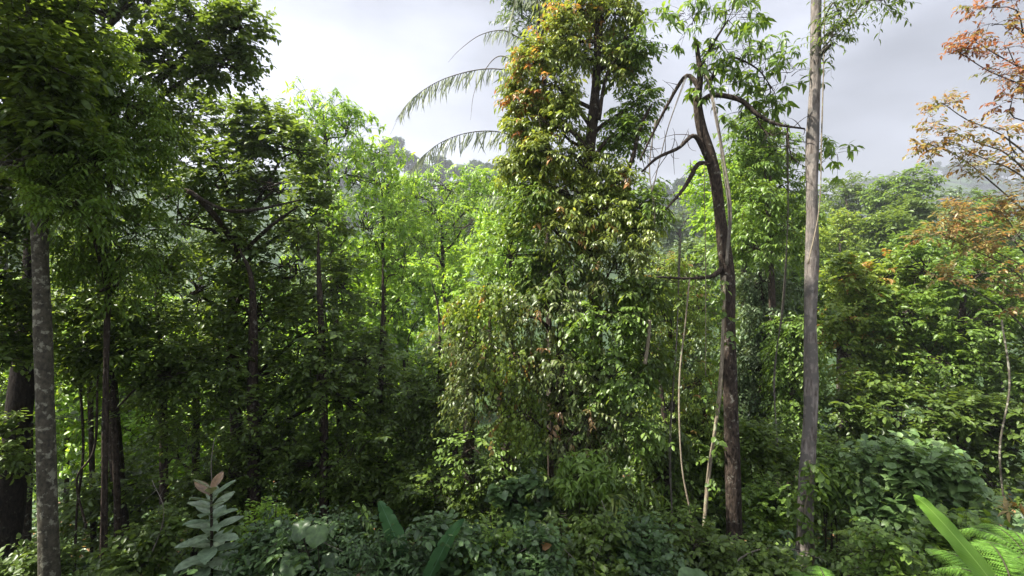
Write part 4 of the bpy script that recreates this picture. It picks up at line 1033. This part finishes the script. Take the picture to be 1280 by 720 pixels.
def banana(label, pts, width, mat, side, tear=0, fold=.25):
    w=[P(*p) for p in pts]; base=w[0].copy(); base[2]=min(base[2]-.3, float(ground(base[0],base[1])))
    root=thing('banana_plant',label,'banana plant',base)
    sb=Buf(); tube(sb,[base,(base+w[0])/2+np.array([.02,0,0]),w[0]],[.03,.022,.014],12,8,.04); sb.build('stalk',[M[mat]],root,base,True)
    n=70; c=catmull(np.array(w),n); t=np.linspace(0,1,n); tan=norm(np.gradient(c,axis=0))
    sd=norm(np.asarray(side,float)-tan*(tan@np.asarray(side,float))[:,None]); u=np.cross(tan,sd)
    hw=width*np.clip(np.sin(np.pi*np.clip(t*.93+.07,0,1)**.75),0,1)**.5
    cols=[-1,-.66,-.33,-.03,.03,.33,.66,1]; V=[];A=[]
    for k,s in enumerate(cols):
        rip = 1+.02*np.sin(t*23+s*3)+.015*np.sin(t*60+k)
        if tear: 
            for tt in np.linspace(.2,.85,tear): rip = rip - (abs(s)>.8)*.35*np.exp(-((t-tt-.02*s)/.006)**2)
        V.append(c+sd*(s*hw*rip)[:,None]+u*((abs(s)*fold*hw)+.005*np.sin(t*26+s*2)*abs(s))[:,None]); A.append(np.stack([np.full(n,s),t,np.zeros(n)],1))
    V=np.concatenate(V);A=np.concatenate(A);F=[]
    for k in range(7):
        i=np.arange(n-1); F.append(np.stack([k*n+i,k*n+i+1,(k+1)*n+i+1,(k+1)*n+i],1))
    F=np.concatenate(F)
    o=new_mesh_obj('leaf',V,F,np.full(len(F),4),[M[mat]],root,base,{'lv':A},True)
    return root
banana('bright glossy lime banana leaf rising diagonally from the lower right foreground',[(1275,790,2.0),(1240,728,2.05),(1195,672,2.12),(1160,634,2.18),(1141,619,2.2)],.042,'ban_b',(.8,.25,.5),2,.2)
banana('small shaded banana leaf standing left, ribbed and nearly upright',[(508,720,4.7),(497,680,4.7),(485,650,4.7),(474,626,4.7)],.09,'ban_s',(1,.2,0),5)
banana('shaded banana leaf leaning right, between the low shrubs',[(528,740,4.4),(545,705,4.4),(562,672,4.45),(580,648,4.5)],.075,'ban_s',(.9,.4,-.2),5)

# ferns
def fern(label, px, py, Y, n, Lf, mat, name='fern', rise=.7, face=(0,-1,0)):
    base=P(px,py,Y); g=float(ground(base[0],base[1])); base[2]=max(g, base[2]-Lf*.35)
    foot=base.copy(); foot[2]=g
    root=thing(name,label,'fern',foot)
    if base[2]-g > .08:
        sb=Buf(); tube(sb,[foot-[0,0,.05],(foot+base)/2+[.03,.03,0],base],[.035,.03,.025],12,8,.15); sb.build('trunk',[M['bark_dark']],root,foot,True)
    for i in range(n):
        ph=i/n*6.283+rng.uniform(-.2,.2); L_=Lf*rng.uniform(.8,1.15)
        d=np.array([math.cos(ph),math.sin(ph),0]); r=rise*rng.uniform(.7,1.3)
        pts=[base,base+d*L_*.3+np.array([0,0,L_*.3*r]),base+d*L_*.65+np.array([0,0,L_*.36*r]),base+d*L_+np.array([0,0,L_*.12*r])]
        c=catmull(np.array(pts),60); f=Buf(); tube(f,c[::6],np.linspace(.006,.0015,10),20,4,0,1)
        m=34; idx=np.linspace(6,58,m).astype(int); pos=c[idx]; tan=norm(np.gradient(c,axis=0))[idx]; sd=norm(np.cross(tan,[0,0,1.0])); t=np.linspace(0,1,m)
        pl=L_*.24*np.sin(np.pi*np.clip(.12+.88*t,0,1))**.7
        for sg in (1,-1):
            dd=norm(sd*sg+tan*.3+np.array([0,0,-.18])+rng.normal(size=tan.shape)*.05)
            # bipinnate: tiny leaflets down each pinna
            q=10; tq=(np.arange(q)+.5)/q
            pp=pos[:,None]+dd[:,None]*(pl[:,None]*tq)[...,None]+np.array([0,0,-1.0])*(pl[:,None]*tq**2*.15)[...,None]
            cr=norm(np.cross(dd,np.array([0,0,1.0])))
            for s2 in (1,-1):
                d2=np.broadcast_to((cr*s2+dd*.45)[:,None],pp.shape)
                sz=np.maximum((pl*.24)[:,None]*(1-.8*tq),.004)
                add_leaves(f,pp.reshape(-1,3),d2.reshape(-1,3),np.broadcast_to([0,0,1.0],(m*q,3))+rng.normal(size=(m*q,3))*.12,sz.ravel(),np.clip(rng.uniform(0,1)*.5+rng.uniform(0,.5,m*q),0,1),np.zeros(m*q),'lance',0,1.5)
        f.build('frond',[M[mat],M['twig']],root,foot)
    return root
fern('bright sunlit fern with lacy fronds at the lower right corner',1275,722,2.9,13,.5,'bright')
fern('bright sunlit fern peeping above the bottom edge left of the bright banana leaf',1040,738,3.6,11,.42,'bright')
fern('second lacy bright fern at the right edge behind the corner fern',1290,680,4.0,11,.5,'bright')
fern('shaded grey-green fern at the lower left beside the mottled trunk',118,722,5.4,9,.5,'dark')
fern('dark fern in gloom between pale trunk and bright banana leaf',1105,665,6.2,9,.6,'dark')
fern('dim fern low beneath the broad-leaved shrub',1160,715,4.8,9,.45,'mid')

# big round leaves among the shrubs
def taro(label, spots, Y, size, mat='blue'):
    base=P(spots[0][0],spots[0][1]+20,Y); base[2]=float(ground(base[0],base[1])); root=thing('round_leaf_plant',label,'plant',base)
    for px,py in spots:
        p=P(px,py,Y+rng.uniform(-.15,.15)); sb=Buf(); tube(sb,[base,(base+p)/2+[0,.05,.1],p],[.009,.007,.005],10,5,.05); sb.build('stalk',[M['twig']],root,base,True)
        lb=Buf(); n=22; an=np.linspace(0,2*np.pi,n,endpoint=False)
        rr=size*rng.uniform(.8,1.15)*(1-.28*np.exp(-((an-np.pi)/.35)**2)+.12*np.exp(-(np.minimum(an,2*np.pi-an)/.4)**2))
        nrm=norm(np.array([rng.uniform(-.4,.4),-.75,.7])); a=norm(np.cross(nrm,[1.0,.2,-.3])); a=-a if a[2]>0 else a; b_=np.cross(nrm,a)
        ring1=p+.5*rr[:,None]*(np.cos(an)[:,None]*a+np.sin(an)[:,None]*b_)+nrm*.015
        ring=p+rr[:,None]*(np.cos(an)[:,None]*a+np.sin(an)[:,None]*b_)-nrm*.02*np.cos(an*5)[:,None]
        V=np.concatenate([p[None],ring1,ring]); J=np.arange(n); Jn=(J+1)%n
        F=np.concatenate([np.stack([np.zeros(n,int),1+J,1+Jn],1).ravel(), np.stack([1+J,1+n+J,1+n+Jn,1+Jn],1).ravel()])
        lb.add(V,F,np.concatenate([np.full(n,3),np.full(n,4)]),np.full(len(V),rng.uniform(.3,1)),np.zeros(len(V)))
        lb.build('leaf',[M[mat]],root,base,True)
taro('plant with large rounded heart-shaped leaves in the low shrubs left of the banana leaf',[(396,668),(376,662),(365,705),(412,700),(350,715)],4.9,.10)
taro('single big grey-green round leaf at the bottom edge left of the crooked trunk',[(868,731)],4.0,.15)

# ------------------------------------------------------------------ ground cover
def cover():
    b=Buf(); N=26000
    y=3.2+rng.random(N)**1.3*22; x=(rng.random(N)*2-1)*(y*1.15+1.5)
    z=ground(x,y); pos=np.stack([x,y,z+rng.random(N)**2*.55],1)
    d=rng.normal(size=(N,3))*[1,1,.4]+[0,0,.35]; up=np.array([0,0,1.0])+rng.normal(size=(N,3))*.4
    add_leaves(b,pos,d,up,rng.uniform(.07,.17,N)*(1+y/18),rng.random(N),np.where(rng.random(N)<.06,.8,0),'oval',0,1.5)
    o=b.build('undergrowth',[M['blue']]); tag(o,'low mixed leafy ground cover over the shaded slope','undergrowth',None,'stuff')
cover()
